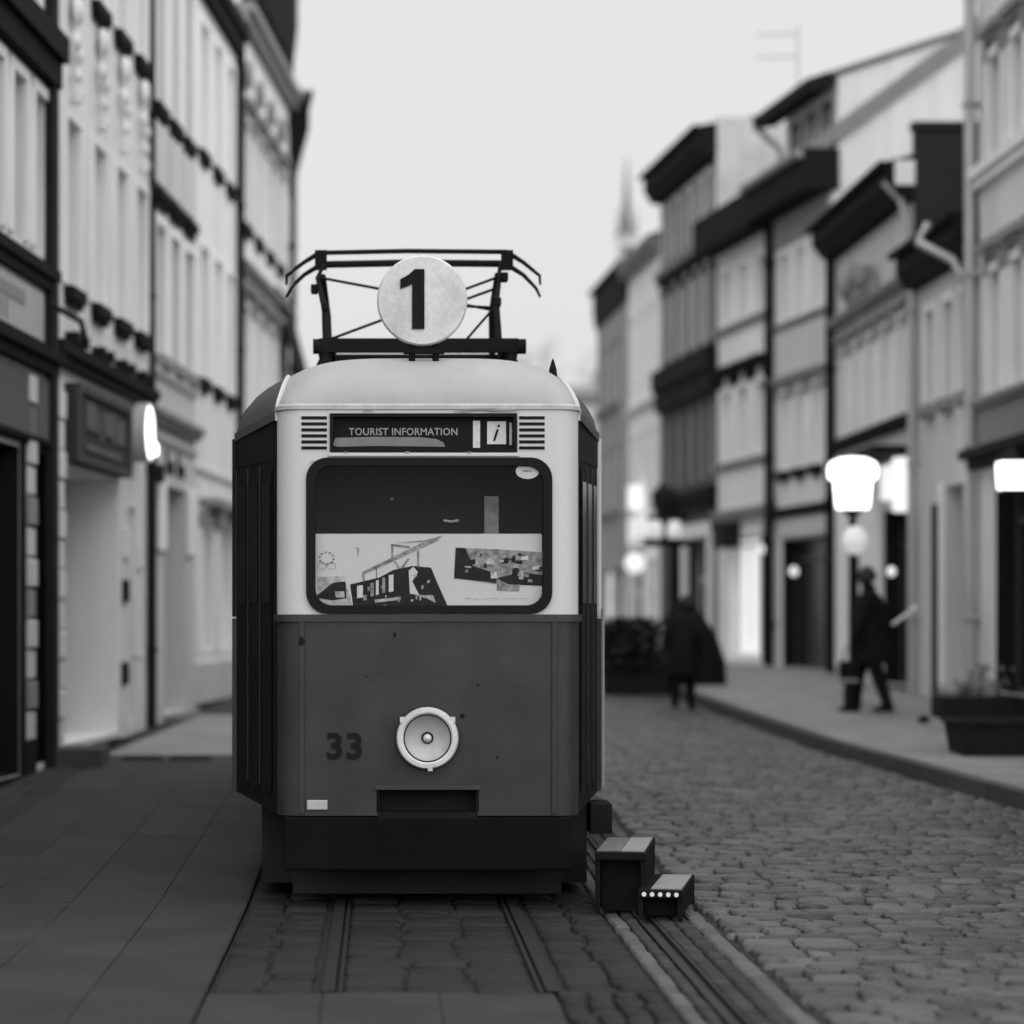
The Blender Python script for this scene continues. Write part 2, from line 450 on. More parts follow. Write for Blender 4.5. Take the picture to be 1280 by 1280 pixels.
# ------------------------------------------------------------------ houses
def house(label, pl, pr, zg, zt, wall, depth=7., rows=(), bands=(), opens=(), shop=(), name='town_house', side=None, back=True):
    """pl, pr: left and right end of the facade (seen from the street); local x along it, y into the building, z absolute"""
    pl = Vector((pl[0], pl[1], 0)); pr = Vector((pr[0], pr[1], 0)); d = pr-pl; W = d.length
    root = empty(name, pl, label, 'house', math.atan2(d.y, d.x), 'houses along the old town street')
    S = lambda Y: (Y-pl.y)/(pr.y-pl.y)*W if abs(pr.y-pl.y) > .3 else Y
    holes = []
    for r in rows:
        cs = [S(c) for c in r['Y']]
        for c in cs: holes.append((c-r['w']/2, c+r['w']/2, r['z'][0], r['z'][1], r.get('d', .2), r))
    for o in opens:
        a, b = sorted((S(o['Y'][0]), S(o['Y'][1]))); holes.append((max(a, .04), min(b, W-.04), o['z'][0], o['z'][1], o.get('d', .3), o))
    xs = sorted({0., W}|{round(h[0], 4) for h in holes}|{round(h[1], 4) for h in holes})
    zs = sorted({zg, zt}|{round(h[2], 4) for h in holes}|{round(h[3], 4) for h in holes})
    mb = MB()
    for a, b in zip(xs, xs[1:]):
        for c, e in zip(zs, zs[1:]):
            mx, mz = (a+b)/2, (c+e)/2
            if any(h[0] < mx < h[1] and h[2] < mz < h[3] for h in holes): continue
            mb.quad((a, 0, c), (b, 0, c), (b, 0, e), (a, 0, e))
    for h in holes:
        a, b, c, e, dd = h[:5]
        rv = h[5].get('rev')
        if rv:
            m3 = MB().quad((a, 0, c), (a, dd, c), (a, dd, e), (a, 0, e)).quad((b, 0, c), (b, 0, e), (b, dd, e), (b, dd, c)).quad((a, 0, c), (b, 0, c), (b, dd, c), (a, dd, c)).quad((a, 0, e), (a, dd, e), (b, dd, e), (b, 0, e)); m3.build('opening_lining', rv, root, fix=False); continue
        mb.quad((a, 0, c), (a, dd, c), (a, dd, e), (a, 0, e)); mb.quad((b, 0, c), (b, 0, e), (b, dd, e), (b, dd, c))
        mb.quad((a, 0, c), (b, 0, c), (b, dd, c), (a, dd, c)); mb.quad((a, 0, e), (a, dd, e), (b, dd, e), (b, 0, e))
    mb.quad((0, 0, zg), (0, 0, zt), (0, depth, zt), (0, depth, zg)); mb.quad((W, 0, zg), (W, depth, zg), (W, depth, zt), (W, 0, zt))
    mb.quad((0, depth, zg), (0, depth, zt), (W, depth, zt), (W, depth, zg)); mb.quad((0, 0, zt), (W, 0, zt), (W, depth, zt), (0, depth, zt))
    mb.build('wall', wall, root, fix=False)
    for h in holes:
        a, b, c, e, dd, r = h; fm = r.get('frame', frame_white); pm = r.get('pane', pane_dark); w = b-a; f = .055
        t = r.get('type', 'window'); yb = dd-.06
        if t == 'void':
            MB().quad((a, dd, c), (b, dd, c), (b, dd, e), (a, dd, e)).build('door_leaf', r.get('back', interior_dark), root, fix=False); continue
        m2 = MB().box(a, a+f, yb, yb+.05, c, e).box(b-f, b, yb, yb+.05, c, e).box(a+f, b-f, yb, yb+.05, c, c+f).box(a+f, b-f, yb, yb+.05, e-f, e)
        tr = c+(e-c)*r.get('transom', .7)
        m2.box(a+f, b-f, yb-.004, yb+.046, tr-.03, tr+.03)
        if w > .5:
            n = r.get('div', 2)
            for k in range(1, n): m2.box(a+w*k/n-.028, a+w*k/n+.028, yb+.002, yb+.044, c+f, tr-.03)
        win = m2.build({'window': 'window', 'shop': 'shop_window', 'door': 'door'}[t], fm, root)
        MB().quad((a+f*.5, yb+.03, c+f*.5), (b-f*.5, yb+.03, c+f*.5), (b-f*.5, yb+.03, e-f*.5), (a+f*.5, yb+.03, e-f*.5)).build('pane', pm, win, fix=False)
        if r.get('sill'):
            so, sm = r['sill']; q = .02
            MB().box(a-q, b+q, -so, .02, c-.14, c-.012).box(a+.02, b-.02, -so*.7, -.002, c-.2, c-.14).build('window_sill', sm, root)
        if r.get('surround'):
            sm = r['surround']; q = .11
            MB().box(a-q, a-.004, -.045, -.002, c, e+q).box(b+.004, b+q, -.045, -.002, c, e+q).box(a-.004, b+.004, -.045, -.002, e+.004, e+q).build('window_surround', sm, root)
        if r.get('hood'):
            ho, hm, hz = r['hood']; q = .14
            MB().box(a-q, b+q, -ho, -.003, e+hz, e+hz+.11).box(a-q+.05, b+q-.05, -ho*.55, -.004, e+hz-.08, e+hz).box(a-q+.02, a-q+.13, -ho*.5, -.005, e+hz-.3, e+hz-.08).box(b+q-.13, b+q-.02, -ho*.5, -.005, e+hz-.3, e+hz-.08).build('window_hood', hm, root)
    for bd in bands:
        z0, z1, o_, m_ = bd[:4]; nm = bd[4] if len(bd) > 4 else 'cornice'
        mb = MB().box(-.004, W+.004, -o_, .01, z0+(z1-z0)*.5, z1).box(0, W, -o_*.65, .01, z0, z0+(z1-z0)*.5)
        mb.build(nm, m_, root)
    root['_w'] = W
    return root, S, W
def eave(root, W, z0, z1, out, rise, run, m, dark=trim_dark, ext=.0, side=True):
    """eaves box, gutter and the roof slope behind it"""
    MB().prism([(0, 0)], 0, 0) if False else None
    mb = MB()
    for x0, x1 in ((-ext, W+ext),):
        prof = [(.05, z0), (-out*.55, z0+.02), (-out, z0+(z1-z0)*.45), (-out, z1-.04), (.05, z1)]
        i = len(mb.v); n = len(prof)
        mb.v += [(x0, y, z) for y, z in prof]+[(x1, y, z) for y, z in prof]
        mb.f += [tuple(i+k for k in range(n)), tuple(i+n+k for k in range(n))[::-1]]+[(i+k, i+(k+1) % n, i+n+(k+1) % n, i+n+k) for k in range(n)]
    mb.build('eaves', dark, root)
    mb = MB(); i = 0
    prof = [(-out-.04, z1-.02), (run, z1+rise), (2*run, z1-.02)]
    mb.v += [(-ext, y, z) for y, z in prof]+[(W+ext, y, z) for y, z in prof]
    mb.f += [(0, 1, 2), (3, 5, 4), (0, 3, 4, 1), (1, 4, 5, 2), (0, 2, 5, 3)]
    mb.build('roof', m, root)
    MB().tube([(-ext, -out-.07, z1-.05), (W+ext, -out-.07, z1-.05)], .06, 8).build('gutter', zinc if dark is not trim_dark else dark, root, smooth=True)
def pipe(root, x, z0, z1, r=.055, m=iron_dark, out=.1):
    mb = MB().tube([(x, -out, z0), (x, -out, z1)], r, 8)
    for z in [z0+1.2+k*2.2 for k in range(int((z1-z0-1)/2.2)+1)]: mb.box(x-r*1.5, x+r*1.5, -out-r*1.1, .0, z, z+.05)
    mb.build('drainpipe', m, root, smooth=True)
LX = left_x
def LP(Y): return (LX(Y), Y)
HG = 'houses along the old town street'

# --- left row, near to far
r, S, W = house('left edge house with dark cornices and a pale block pier by black shopfront', LP(13.), LP(25.28), -.1, 10.5, plaster_mid,
    rows=[dict(z=(5.25, 6.75), Y=[14.3+.95*k for k in range(12)], w=.55, frame=frame_dark, pane=pane_curtain, d=.22, surround=trim_light),
          dict(z=(8.3, 10.), Y=[14.3+.95*k for k in range(12)], w=.55, frame=frame_dark, pane=pane_curtain, d=.22)],
    bands=[(6.92, 7.42, .20, trim_dark), (4.90, 5.12, .12, trim_dark), (4.08, 4.32, .16, trim_dark), (3.35, 3.42, .08, trim_dark)],
    opens=[dict(Y=(14, 18), z=(.25, 3.1), type='shop', rev=trim_dark, pane=pane_dark, frame=frame_dark, div=3, d=.35), dict(Y=(18.4, 22.1), z=(.25, 3.1), type='shop', rev=trim_dark, pane=pane_dark, frame=frame_dark, div=3, d=.35),
           dict(Y=(22.3, 23.9), z=(.25, 3.3), type='door', rev=trim_dark, pane=pane_dark, frame=frame_dark, d=.5), dict(Y=(24.55, 25.15), z=(.3, 3.3), type='door', rev=trim_dark, pane=pane_dark, frame=frame_dark, d=.3)])
MB().box(S(13.05), S(25.2), -.05, -.004, 3.44, 4.03).build('shop_fascia', mat('fascia_grey', .10, var=.1), r)
MB().box(S(25.02), S(25.28), -.10, .0, .1, 10.4).build('corner_pilaster', black_paint, r, bevel=.02)
MB().box(S(13), S(23.9), -.06, -.002, -.05, .24).build('plinth', trim_dark, r)
for k in range(12):
    z = .55+k*.29
    MB().box(S(24.1), S(24.42), -.05-.02*(k % 2), -.002, z, z+.265).build('pier_block', (plaster_grey, trim_grey)[k % 3 == 1], r, bevel=.015)
MB().box(S(24.08), S(24.44), -.04, -.002, .05, .53).build('pier_base', trim_dark, r)
MB().box(S(23.92), S(24.08), -.03, -.002, .05, 3.34).build('pier_cladding', trim_dark, r)
MB().box(S(24.44), S(25.0), -.03, -.002, 3.3, 3.34).box(S(24.44), S(24.55), -.03, -.002, .05, 3.3).build('pier_cladding', trim_dark, r)
sg = MB().box(S(21.2), S(24.75), -.05, -.003, 4.36, 4.83).build('wall_sign', mat('sign_board', .42, var=.06), r)
for k in range(9):
    x = S(21.5)+k*.2; MB().box(x, x+.07, -.062, -.051, 4.42, 4.60).build('letter', trim_grey, sg)
MB().box(S(22.6), S(23.9), -.06, -.051, 4.63, 4.75).build('lettering', trim_grey, sg)
mb = MB().tube([(S(24.9), -.1, 4.75), (S(24.6), -.45, 4.55), (S(24.5), -.5, 4.4)], .03, 6); mb.build('spotlight_arm', black_paint, r)

r, S, W = house('left grey house with four window columns over a recessed entrance and dark sign panel', LP(25.3), LP(31.18), -.1, 11.6, plaster_mid,
    rows=[dict(z=(5.1, 6.8), Y=[26.35, 27.8, 29.15, 30.45], w=.72, pane=pane_curtain, sill=(.10, trim_dark), surround=plaster_light, d=.24),  # sills in both rows coloured dark for the shade under them
          dict(z=(8.35, 10.1), Y=[26.35, 27.8, 29.15, 30.45], w=.72, pane=pane_curtain, sill=(.10, trim_dark), surround=plaster_light, d=.24)],
    bands=[(4.24, 4.47, .14, trim_dark), (11.2, 11.6, .3, trim_dark)],
    opens=[dict(Y=(25.85, 29.05), z=(.42, 3.28), type='void', d=.62, back=interior_dark, rev=plaster_pale), dict(Y=(29.75, 30.2), z=(.5, 3.0), type='door', pane=pane_curtain, frame=trim_grey, d=.2)])
MB().box(S(25.85), S(29.05), .02, .93, -.05, .415).build('entrance_step', mat('step_stone', .2, var=.15), r)
MB().box(S(25.95), S(29.0), -.16, -.004, .0, .36).build('entrance_plinth', trim_dark, r)
for c in (26.35, 27.8, 29.15, 30.45):                                   # stucco garlands above the windows
    x = S(c)
    for k, (dx, z, q) in enumerate(((0, 7.95, .17), (-.08, 7.62, .10), (.07, 7.5, .09), (0, 7.28, .07), (.06, 7.1, .055), (-.05, 7.02, .05))):
        MB().lathe([(q*.2, -.03), (q, -.06), (q*.75, -.11), (q*.2, -.13)], (x+dx, 0, z), 'y', 8).build('stucco_rosette', plaster_mid, r, smooth=True)
    for dx in (-.25, .25): MB().box(x+dx-.09, x+dx+.06, -.14, -.004, 4.5, 4.62).build('balustrade_block', trim_dark, r)
for k in range(12):
    MB().box(S(25.36), S(25.8), -.05-.02*(k % 2), -.003, .4+k*.3, .4+k*.3+.28).build('pier_block', plaster_mid, r, bevel=.015)
p_ = MB().box(S(26.0), S(29.1), -.12, -.004, 3.3, 4.1).build('sign_panel', mat('sign_panel_dark', .028, var=.2), r)
ring([(S(26.0), 3.3), (S(29.1), 3.3), (S(29.1), 4.1), (S(26.0), 4.1)], [(S(26.15), 3.38), (S(28.95), 3.38), (S(28.95), 4.02), (S(26.15), 4.02)], -.16, -.121).build('sign_frame', mat('sign_frame_dark', .055, var=.2), p_)
lt = mat('sign_letters', .11, var=.2)
for k, (x0, w_, z0, z1) in enumerate(((26.5, .55, 3.66, 3.95), (27.05, .12, 3.66, 3.9), (27.3, .12, 3.58, 3.9), (27.55, .45, 3.66, 3.92), (28.05, .14, 3.6, 3.95), (28.3, .4, 3.62, 3.9), (26.5, 2.0, 3.44, 3.52))):
    MB().box(S(x0), S(x0+w_), -.14, -.121, z0, z1).build('letter', lt, p_, bevel=.01)
pipe(r, S(31.14), 0, 11.2, .035, out=.05)
pipe(r, S(31.0), .1, 4.1, .06, black_paint, .06)
for k, (a, z0, z1, m_) in enumerate(((29.3, 1.9, 2.15, trim_dark), (29.35, 2.4, 2.75, frame_white), (29.25, .95, 1.2, trim_dark), (30.3, 2.3, 2.6, frame_white))):
    MB().box(S(a), S(a+.3), -.04, -.003, z0, z1).build('notice', m_, r)
MB().tube([(S(29.85), -.02, 1.25), (S(29.85), -.12, 1.25), (S(30.02), -.12, 1.32)], .025, 6).build('door_handle', chrome, r)

r, S, W = house('left narrow grey house with three bright windows a floor and a tall door', LP(31.22), LP(34.85), -.1, 12.2, plaster_grey,
    rows=[dict(z=(4.98, 6.6), Y=[31.9, 33.05, 34.2], w=.74, pane=pane_curtain, surround=plaster_pale, d=.28, sill=(.12, trim_grey)),
          dict(z=(8.1, 10.2), Y=[31.9, 33.05, 34.2], w=.74, pane=pane_curtain, surround=plaster_pale, d=.28, sill=(.085, trim_dark)),
          dict(z=(10.9, 11.9), Y=[31.9, 33.05, 34.2], w=.74, pane=pane_curtain, surround=plaster_pale, d=.28)],
    bands=[(4.12, 4.28, .16, trim_grey), (3.9, 3.98, .06, plaster_grey), (4.72, 4.8, .08, plaster_light)],
    opens=[dict(Y=(32.3, 34.1), z=(.5, 3.4), type='door', pane=pane_dark, frame=trim_grey, transom=.66, d=.42)])
for c in (31.9, 33.05, 34.2):
    MB().box(S(c)-.46, S(c)+.46, -.10, -.004, 6.9, 7.02).box(S(c)-.40, S(c)+.40, -.06, -.005, 6.8, 6.9).build('window_hood', trim_dark, r)
    MB().box(S(c)-.5, S(c)+.5, -.04, -.003, 7.1, 7.85).build('panel', plaster_grey, r)
for a in (31.75, 34.15): MB().box(S(a), S(a+.45), -.06, -.003, 2.55, 3.45).build('door_capital', plaster_pale, r, bevel=.02)
MB().box(S(32.25), S(34.15), -.25, .4, -.05, .48).build('door_step', mat('step_stone', .2), r)
for k, x in enumerate((32.4, 32.7, 32.85, 33.3, 33.45, 33.75)):
    MB().box(S(x), S(x)+.09, -.03, -.003, 3.55, 3.72+.12*(k in (0, 3))).build('letter', trim_dark, r)
MB().box(S(31.4), S(31.6), -.12, -.003, 3.38, 3.6).build('wall_box', black_paint, r)

r, S, W = house('left pale house with dark sills and hooded ground floor windows beside the tram', LP(34.9), LP(39.2), -.1, 11., plaster_light,
    rows=[dict(z=(5.05, 6.85), Y=[35.6, 36.95, 38.3], w=.72, pane=pane_curtain, d=.24, surround=plaster_pale, sill=(.085, trim_dark)),
          dict(z=(8.2, 9.95), Y=[35.6, 36.95, 38.3], w=.72, pane=pane_curtain, d=.24, surround=plaster_pale, sill=(.085, trim_dark))],
    bands=[(10.3, 10.75, .2, trim_dark), (3.72, 3.8, .05, plaster_mid)],
    opens=[dict(Y=(35.4, 36.4), z=(1.25, 3.15), type='window', pane=pane_curtain, d=.25, surround=plaster_pale, hood=(.26, trim_grey, .12)),
           dict(Y=(37.2, 38.6), z=(1.25, 3.15), type='window', pane=pane_curtain, d=.25, surround=plaster_pale, hood=(.26, trim_grey, .12))])
MB().box(0, W, -.06, -.002, .2, 1.1).build('plinth', plaster_grey, r)
MB().box(0, W, -.1, -.002, .0, .55).build('plinth_course', trim_dark, r)
pipe(r, S(39.12), .2, 10.6, .06, iron_dark, .07)

r, S, W = house('left ornate stucco house with deep dark eaves behind the tram', LP(39.3), LP(46.3), 0, 11.9, plaster_light,
    rows=[dict(z=(4.9, 6.6), Y=[40.2, 41.7, 43.2, 44.7], w=.8, pane=pane_curtain, d=.24, surround=plaster_pale, hood=(.16, trim_grey, .2)),
          dict(z=(7.9, 9.5), Y=[40.2, 41.7, 43.2, 44.7], w=.8, pane=pane_curtain, d=.24, surround=plaster_mid, sill=(.085, trim_dark), hood=(.16, trim_grey, .2))],
    bands=[(7.1, 7.25, .15, trim_grey), (10.9, 11.2, .25, trim_grey)])
eave(r, W, 11.75, 13.2, .16, 1.2, 3., roof_tile)
for c in (40.2, 41.7, 43.2, 44.7):
    for dx in (-.5, .5):
        MB().box(S(c)+dx-.1, S(c)+dx+.1, -.2, -.004, 11.3, 11.65).build('eaves_bracket', trim_dark, r, bevel=.03)
    MB().lathe([(.1, -.02), (.26, -.05), (.2, -.11), (.05, -.13)], (S(c), 0, 10.25), 'y', 9).build('stucco_rosette', trim_grey, r, smooth=True)
mb = MB(); mb.v = [(S(44.2), 0, 7.5), (S(46.2), 0, 7.5), (S(46.2), -.42, 5.9), (S(44.2), -.42, 5.9), (S(44.2), 0, 7.35), (S(46.2), 0, 7.35), (S(46.2), -.38, 5.85), (S(44.2), -.38, 5.85)]
mb.f = [(0, 1, 2, 3), (7, 6, 5, 4), (0, 3, 7, 4), (1, 5, 6, 2), (3, 2, 6, 7), (0, 4, 5, 1)]; mb.build('canopy', trim_dark, r)
pipe(r, S(46.1), 5, 11.3, .06)

r, S, W = house('furthest left pale house with a boxy dark eave over the tram roof', (LX(46.35)-.02, 46.35), (-2.1, 52.), 0, 10.2, plaster_pale,
    rows=[dict(z=(4.8, 6.5), Y=[47.4, 48.8, 50.2, 51.4], w=.8, pane=pane_curtain, d=.2, surround=plaster_light), dict(z=(7.8, 9.4), Y=[47.4, 48.8, 50.2, 51.4], w=.8, pane=pane_curtain, d=.2)])
MB().tube([(0, -.40, 11.25), (W, -.40, 11.25)], .06, 8).build('gutter', trim_dark, r)
mb = MB(); prof = [(.05, 10.22), (-.28, 10.3), (-.38, 10.6), (-.38, 11.15), (-.3, 11.3), (.05, 11.34)]; n = len(prof)
mb.v = [(-.01, y, z) for y, z in prof]+[(W, y, z) for y, z in prof]
mb.f = [tuple(range(n)), tuple(range(n, 2*n))[::-1]]+[(k, (k+1) % n, n+(k+1) % n, n+k) for k in range(n)]
mb.build('eaves', trim_dark, r)
mb = MB(); mb.v = [(0, .05, 11.3), (0, 3, 12.2), (0, 6, 11.2), (W, .05, 11.3), (W, 3, 12.2), (W, 6, 11.2)]; mb.f = [(0, 1, 2), (3, 5, 4), (0, 3, 4, 1), (1, 4, 5, 2), (0, 2, 5, 3)]; mb.build('roof', roof_tile, r)

# --- right row
RX = 7.7
def RP(Y): return (RX, Y)
def AP(Y): return (7.68-.123*(Y-43.5), Y)
r, S, W = house('pale house at the right edge with a zinc drainpipe on its corner', RP(32.97), RP(13.), .2, 11.6, plaster_mid,
    rows=[dict(z=(4.55, 6.05), Y=[31.95-1.12*k for k in range(9)], w=.62, pane=pane_curtain, d=.22, surround=plaster_light, hood=(.16, trim_grey, .28)),
          dict(z=(7.55, 8.75), Y=[31.95-1.12*k for k in range(9)], w=.62, pane=pane_curtain, d=.22, surround=plaster_light, hood=(.16, trim_grey, .28))],
    bands=[(7.2, 7.45, .16, plaster_light), (4.38, 4.5, .14, trim_grey), (3.62, 3.86, .26, trim_dark), (11.2, 11.6, .3, trim_dark)],
    opens=[dict(Y=(32.0, 29.2), z=(.8, 3.45), type='shop', rev=trim_dark, pane=pane_dark, frame=frame_dark, d=.3, div=3, transom=.8), dict(Y=(28.6, 25), z=(.8, 3.4), type='shop', pane=pane_dark, frame=frame_dark, d=.3, div=3), dict(Y=(24, 20), z=(.8, 3.4), type='shop', pane=pane_dark, frame=frame_dark, d=.3, div=3)])
MB().box(S(32.9), S(14), -.04, -.003, 3.88, 4.36).build('shop_fascia', mat('fascia_mid', .22, var=.1), r)
MB().box(S(32.3), S(14), -.09, -.003, .2, .78).build('plinth', trim_dark, r)
pipe(r, S(32.9), .5, 11.2, .075, zinc, .12)

r, S, W = house('low grey house with three windows and a pale walled recess under a dark eave', RP(36.75), RP(33.0), .2, 6.6, plaster_grey,
    rows=[dict(z=(4.7, 6.0), Y=[35.75, 34.6, 33.5], w=.58, pane=pane_curtain, d=.22, surround=plaster_light, sill=(.14, trim_grey))],
    opens=[dict(Y=(34.9, 33.1), z=(.62, 3.5), type='void', d=.62, back=interior_dark), dict(Y=(35.75, 35.05), z=(.6, 3.3), type='door', rev=trim_dark, pane=pane_dark, frame=frame_dark, d=.25)])
eave(r, W, 6.4, 6.95, .3, .7, 2.4, roof_tile)
MB().tube([(S(33.4), -.55, 6.85), (S(33.3), -.7, 6.6), (S(33.1), -.3, 6.35), (S(33.05), -.12, 6.0)], .06, 8).build('gutter_spout', zinc, r, smooth=True)
pipe(r, S(36.6), .5, 6.4, .06, zinc)
MB().box(S(35.7), S(33.05), -.05, -.003, .2, .6).build('plinth', trim_dark, r)
MB().box(S(35.0), S(34.9)-.01, -.07, -.003, .62, 3.56).build('recess_trim', plaster_pale, r)

r, S, W = house('stucco house with a scrolled pediment and lit shop sign below a deep eave', RP(43.2), RP(36.8), .2, 7.9, plaster_mid,
    rows=[dict(z=(4.75, 6.15), Y=[42.4, 41.3, 40.1, 38.9, 37.7], w=.6, pane=pane_curtain, d=.22, surround=plaster_light, hood=(.12, trim_grey, .16))],
    bands=[(4.5, 4.68, .14, trim_dark), (6.55, 6.7, .2, trim_grey)],
    opens=[dict(Y=(39.1, 37.0), z=(.75, 3.35), type='shop', rev=trim_dark, pane=pane_dark, frame=frame_dark, d=.3, transom=.8), dict(Y=(42.0, 40.9), z=(.75, 3.2), type='door', rev=trim_dark, pane=pane_dark, frame=trim_grey, d=.25)])
eave(r, W, 7.75, 8.3, .42, .9, 3., roof_tile)
MB().box(S(43.1), S(36.9), -.03, -.003, 6.78, 7.7).build('attic_frieze', plaster_rough, r)
pp = MB(); prof = []
for k in range(13):
    t = k/12; prof.append((S(41.2)+(S(39.2)-S(41.2))*t, 6.72+.55*math.sin(math.pi*t)**.7))
pp.prism(prof, -.22, -.031); pp.build('pediment', trim_grey, r, bevel=.02)
for k, c in enumerate((40.9, 40.2, 39.5)): MB().lathe([(.04, -.2), (.22, -.26), (.12, -.36)], (S(c), 0, 7.0+.12*(k == 1)), 'y', 9).build('stucco_rosette', trim_grey, r, smooth=True)
MB().box(S(36.85), W+.02, -.3, 1.2, 7.95, 8.3).build('eaves_return', plaster_light, r)
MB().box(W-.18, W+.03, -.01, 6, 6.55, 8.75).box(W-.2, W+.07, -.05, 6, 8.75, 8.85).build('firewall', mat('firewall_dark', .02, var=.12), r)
pipe(r, S(43.1), .3, 7.8, .08, iron_dark, .12)
mb = MB().tube([(W-.08, -.45, 8.0), (W-.08, -.2, 7.75), (W-.08, -.12, 7.4), (W-.08, -.12, 6.9)], .055, 8); mb.build('downspout', zinc, r, smooth=True)
si = MB().box(S(38.8), S(37.05), -.12, -.006, 3.5, 4.02).build('lit_sign', sign_lit, r, bevel=.02)
MB().box(S(39.4), S(36.9), -.6, -.006, 4.1, 4.22).build('sign_canopy', trim_dark, r)
MB().box(S(37.0)-.02, S(36.85), -.3, -.006, 3.25, 4.04).build('lit_lamp_box', sign_lit, r, bevel=.03)
for a, b in ((43.0, 42.1), (40.85, 39.25)): MB().box(S(a), S(b), -.06, -.004, .9, 3.6).build('pier', plaster_pale, r, bevel=.015)
MB().box(S(43.1), S(36.9), -.1, -.002, .2, .72).build('plinth', trim_dark, r)

r, S, W = house('pale gabled house with a long roof dormer and black shopfront', AP(47.0), AP(43.5), .3, 9.0, plaster_light,
    rows=[dict(z=(7.1, 8.3), Y=[46.3, 45.3, 44.3], w=.6, pane=pane_curtain, d=.2, surround=plaster_pale), dict(z=(4.4, 5.8), Y=[46.3, 45.3, 44.3], w=.6, pane=pane_curtain, d=.2, surround=plaster_light, hood=(.16, trim_grey, .18), sill=(.12, trim_dark))],
    bands=[(6.95, 7.06, .1, trim_grey), (3.55, 3.72, .14, trim_dark)],
    opens=[dict(Y=(46.5, 43.8), z=(.75, 3.15), type='shop', rev=trim_dark, pane=pane_dark, frame=frame_dark, d=.3, div=3, transom=.85)])
MB().box(.02, W-.02, -.04, -.003, 6.1, 6.92).build('band_panel', plaster_grey, r)
MB().box(.02, W-.02, -.06, -.003, 8.45, 8.98).build('frieze', trim_grey, r)
MB().prism([(-.02, 9.0), (-.02, 9.7), (W+.12, 9.7), (W+.12, 9.0)], -.55, .1).build('eaves', trim_dark, r)
MB().tube([(-.05, -.6, 9.6), (W+.12, -.6, 9.6)], .08, 8).build('gutter', trim_grey, r, smooth=True)
# gable wall and roof (roof slope 36 degrees), long shed dormer
def yz(mb, prof, x0, x1):
    i = len(mb.v); n = len(prof); mb.v += [(x0, y, z) for y, z in prof]+[(x1, y, z) for y, z in prof]
    mb.f += [tuple(i+k for k in range(n)), tuple(i+n+k for k in range(n))[::-1]]+[(i+k, i+(k+1) % n, i+n+(k+1) % n, i+n+k) for k in range(n)]; return mb
yz(MB(), [(0, 9.01), (0, 9.7), (4.4, 12.9), (8.8, 9.7), (8.8, 9.01)], .02, W-.004).build('gable_wall', mat('gable_plaster', .66, var=.06, streak=.12, scale=.8), r)
yz(MB(), [(-.5, 9.42), (4.4, 12.98), (8.9, 9.7), (8.9, 10.0), (4.4, 13.3), (-.5, 9.72)], -.05, W+.1).build('roof', roof_grey, r)
yz(MB(), [(.12, 9.8), (.12, 10.95), (3.4, 12.1), (3.4, 9.8)], .35, W-.05).build('dormer', MATS['gable_plaster'], r)
yz(MB(), [(-.02, 10.955), (-.02, 11.03), (3.6, 12.27), (3.6, 12.18)], .1, W+.02).build('dormer_roof', roof_grey, r)
yz(MB(), [(-.45, 10.66), (-.45, 10.88), (-.02, 11.03), (-.02, 10.74)], .1, W+.02).build('dormer_eaves', trim_dark, r)
for k in range(3):
    x = .75+k*.95
    f_ = ring([(x, 9.85), (x+.5, 9.85), (x+.5, 10.6), (x, 10.6)], [(x+.05, 9.9), (x+.45, 9.9), (x+.45, 10.55), (x+.05, 10.55)], .06, .118).build('dormer_window', trim_dark, r)
    MB().quad((x+.05, .11, 9.9), (x+.45, .11, 9.9), (x+.45, .11, 10.55), (x+.05, .11, 10.55)).build('pane', pane_curtain, f_, fix=False)
MB().tube([(.2, -.45, 10.75), (.2, -.2, 10.5), (.2, .05, 10.3), (.2, .05, 9.7)], .06, 8).build('downspout', zinc, r, smooth=True)
pipe(r, .06, .4, 9.0, .06)
MB().box(S(46.6), S(43.7), -.05, -.004, 3.2, 3.5).build('shop_fascia', plaster_grey, r)

r, S, W = house('pale three window house with a brightly lit striped shop window', AP(51.1), AP(47.05), .3, 8.95, plaster_light,
    rows=[dict(z=(7.5, 8.5), Y=[50.3, 49.1, 47.9], w=.66, pane=pane_curtain, d=.2, surround=plaster_pale), dict(z=(4.85, 6.15), Y=[50.3, 49.1, 47.9], w=.66, pane=pane_curtain, d=.2, surround=plaster_light, hood=(.2, trim_dark, .4))],
    bands=[(7.32, 7.44, .1, trim_grey), (4.65, 4.78, .1, trim_grey), (3.62, 3.85, .14, trim_grey)],
    opens=[dict(Y=(50.2, 48.0), z=(1.0, 3.3), type='shop', pane=shop_lit, frame=frame_white, d=.25, div=3, transom=.93), dict(Y=(47.9, 47.3), z=(.8, 3.3), type='door', rev=trim_dark, pane=pane_dark, frame=frame_dark, d=.25)])
MB().prism([(-.02, 8.95), (-.02, 9.6), (W+.02, 9.6), (W+.02, 8.95)], -.5, .1).build('eaves', trim_dark, r)
yz(MB(), [(-.5, 9.61), (3.8, 11.2), (7, 9.61)], 0, W-.02).build('roof', roof_tile, r)
MB().box(S(50.2), S(49.4), -.35, -.005, 3.1, 3.6).build('box_sign', black_paint, r)
MB().box(.02, W-.02, -.05, -.003, .3, .9).build('plinth', plaster_grey, r)
pipe(r, W-.1, .4, 8.9, .06)

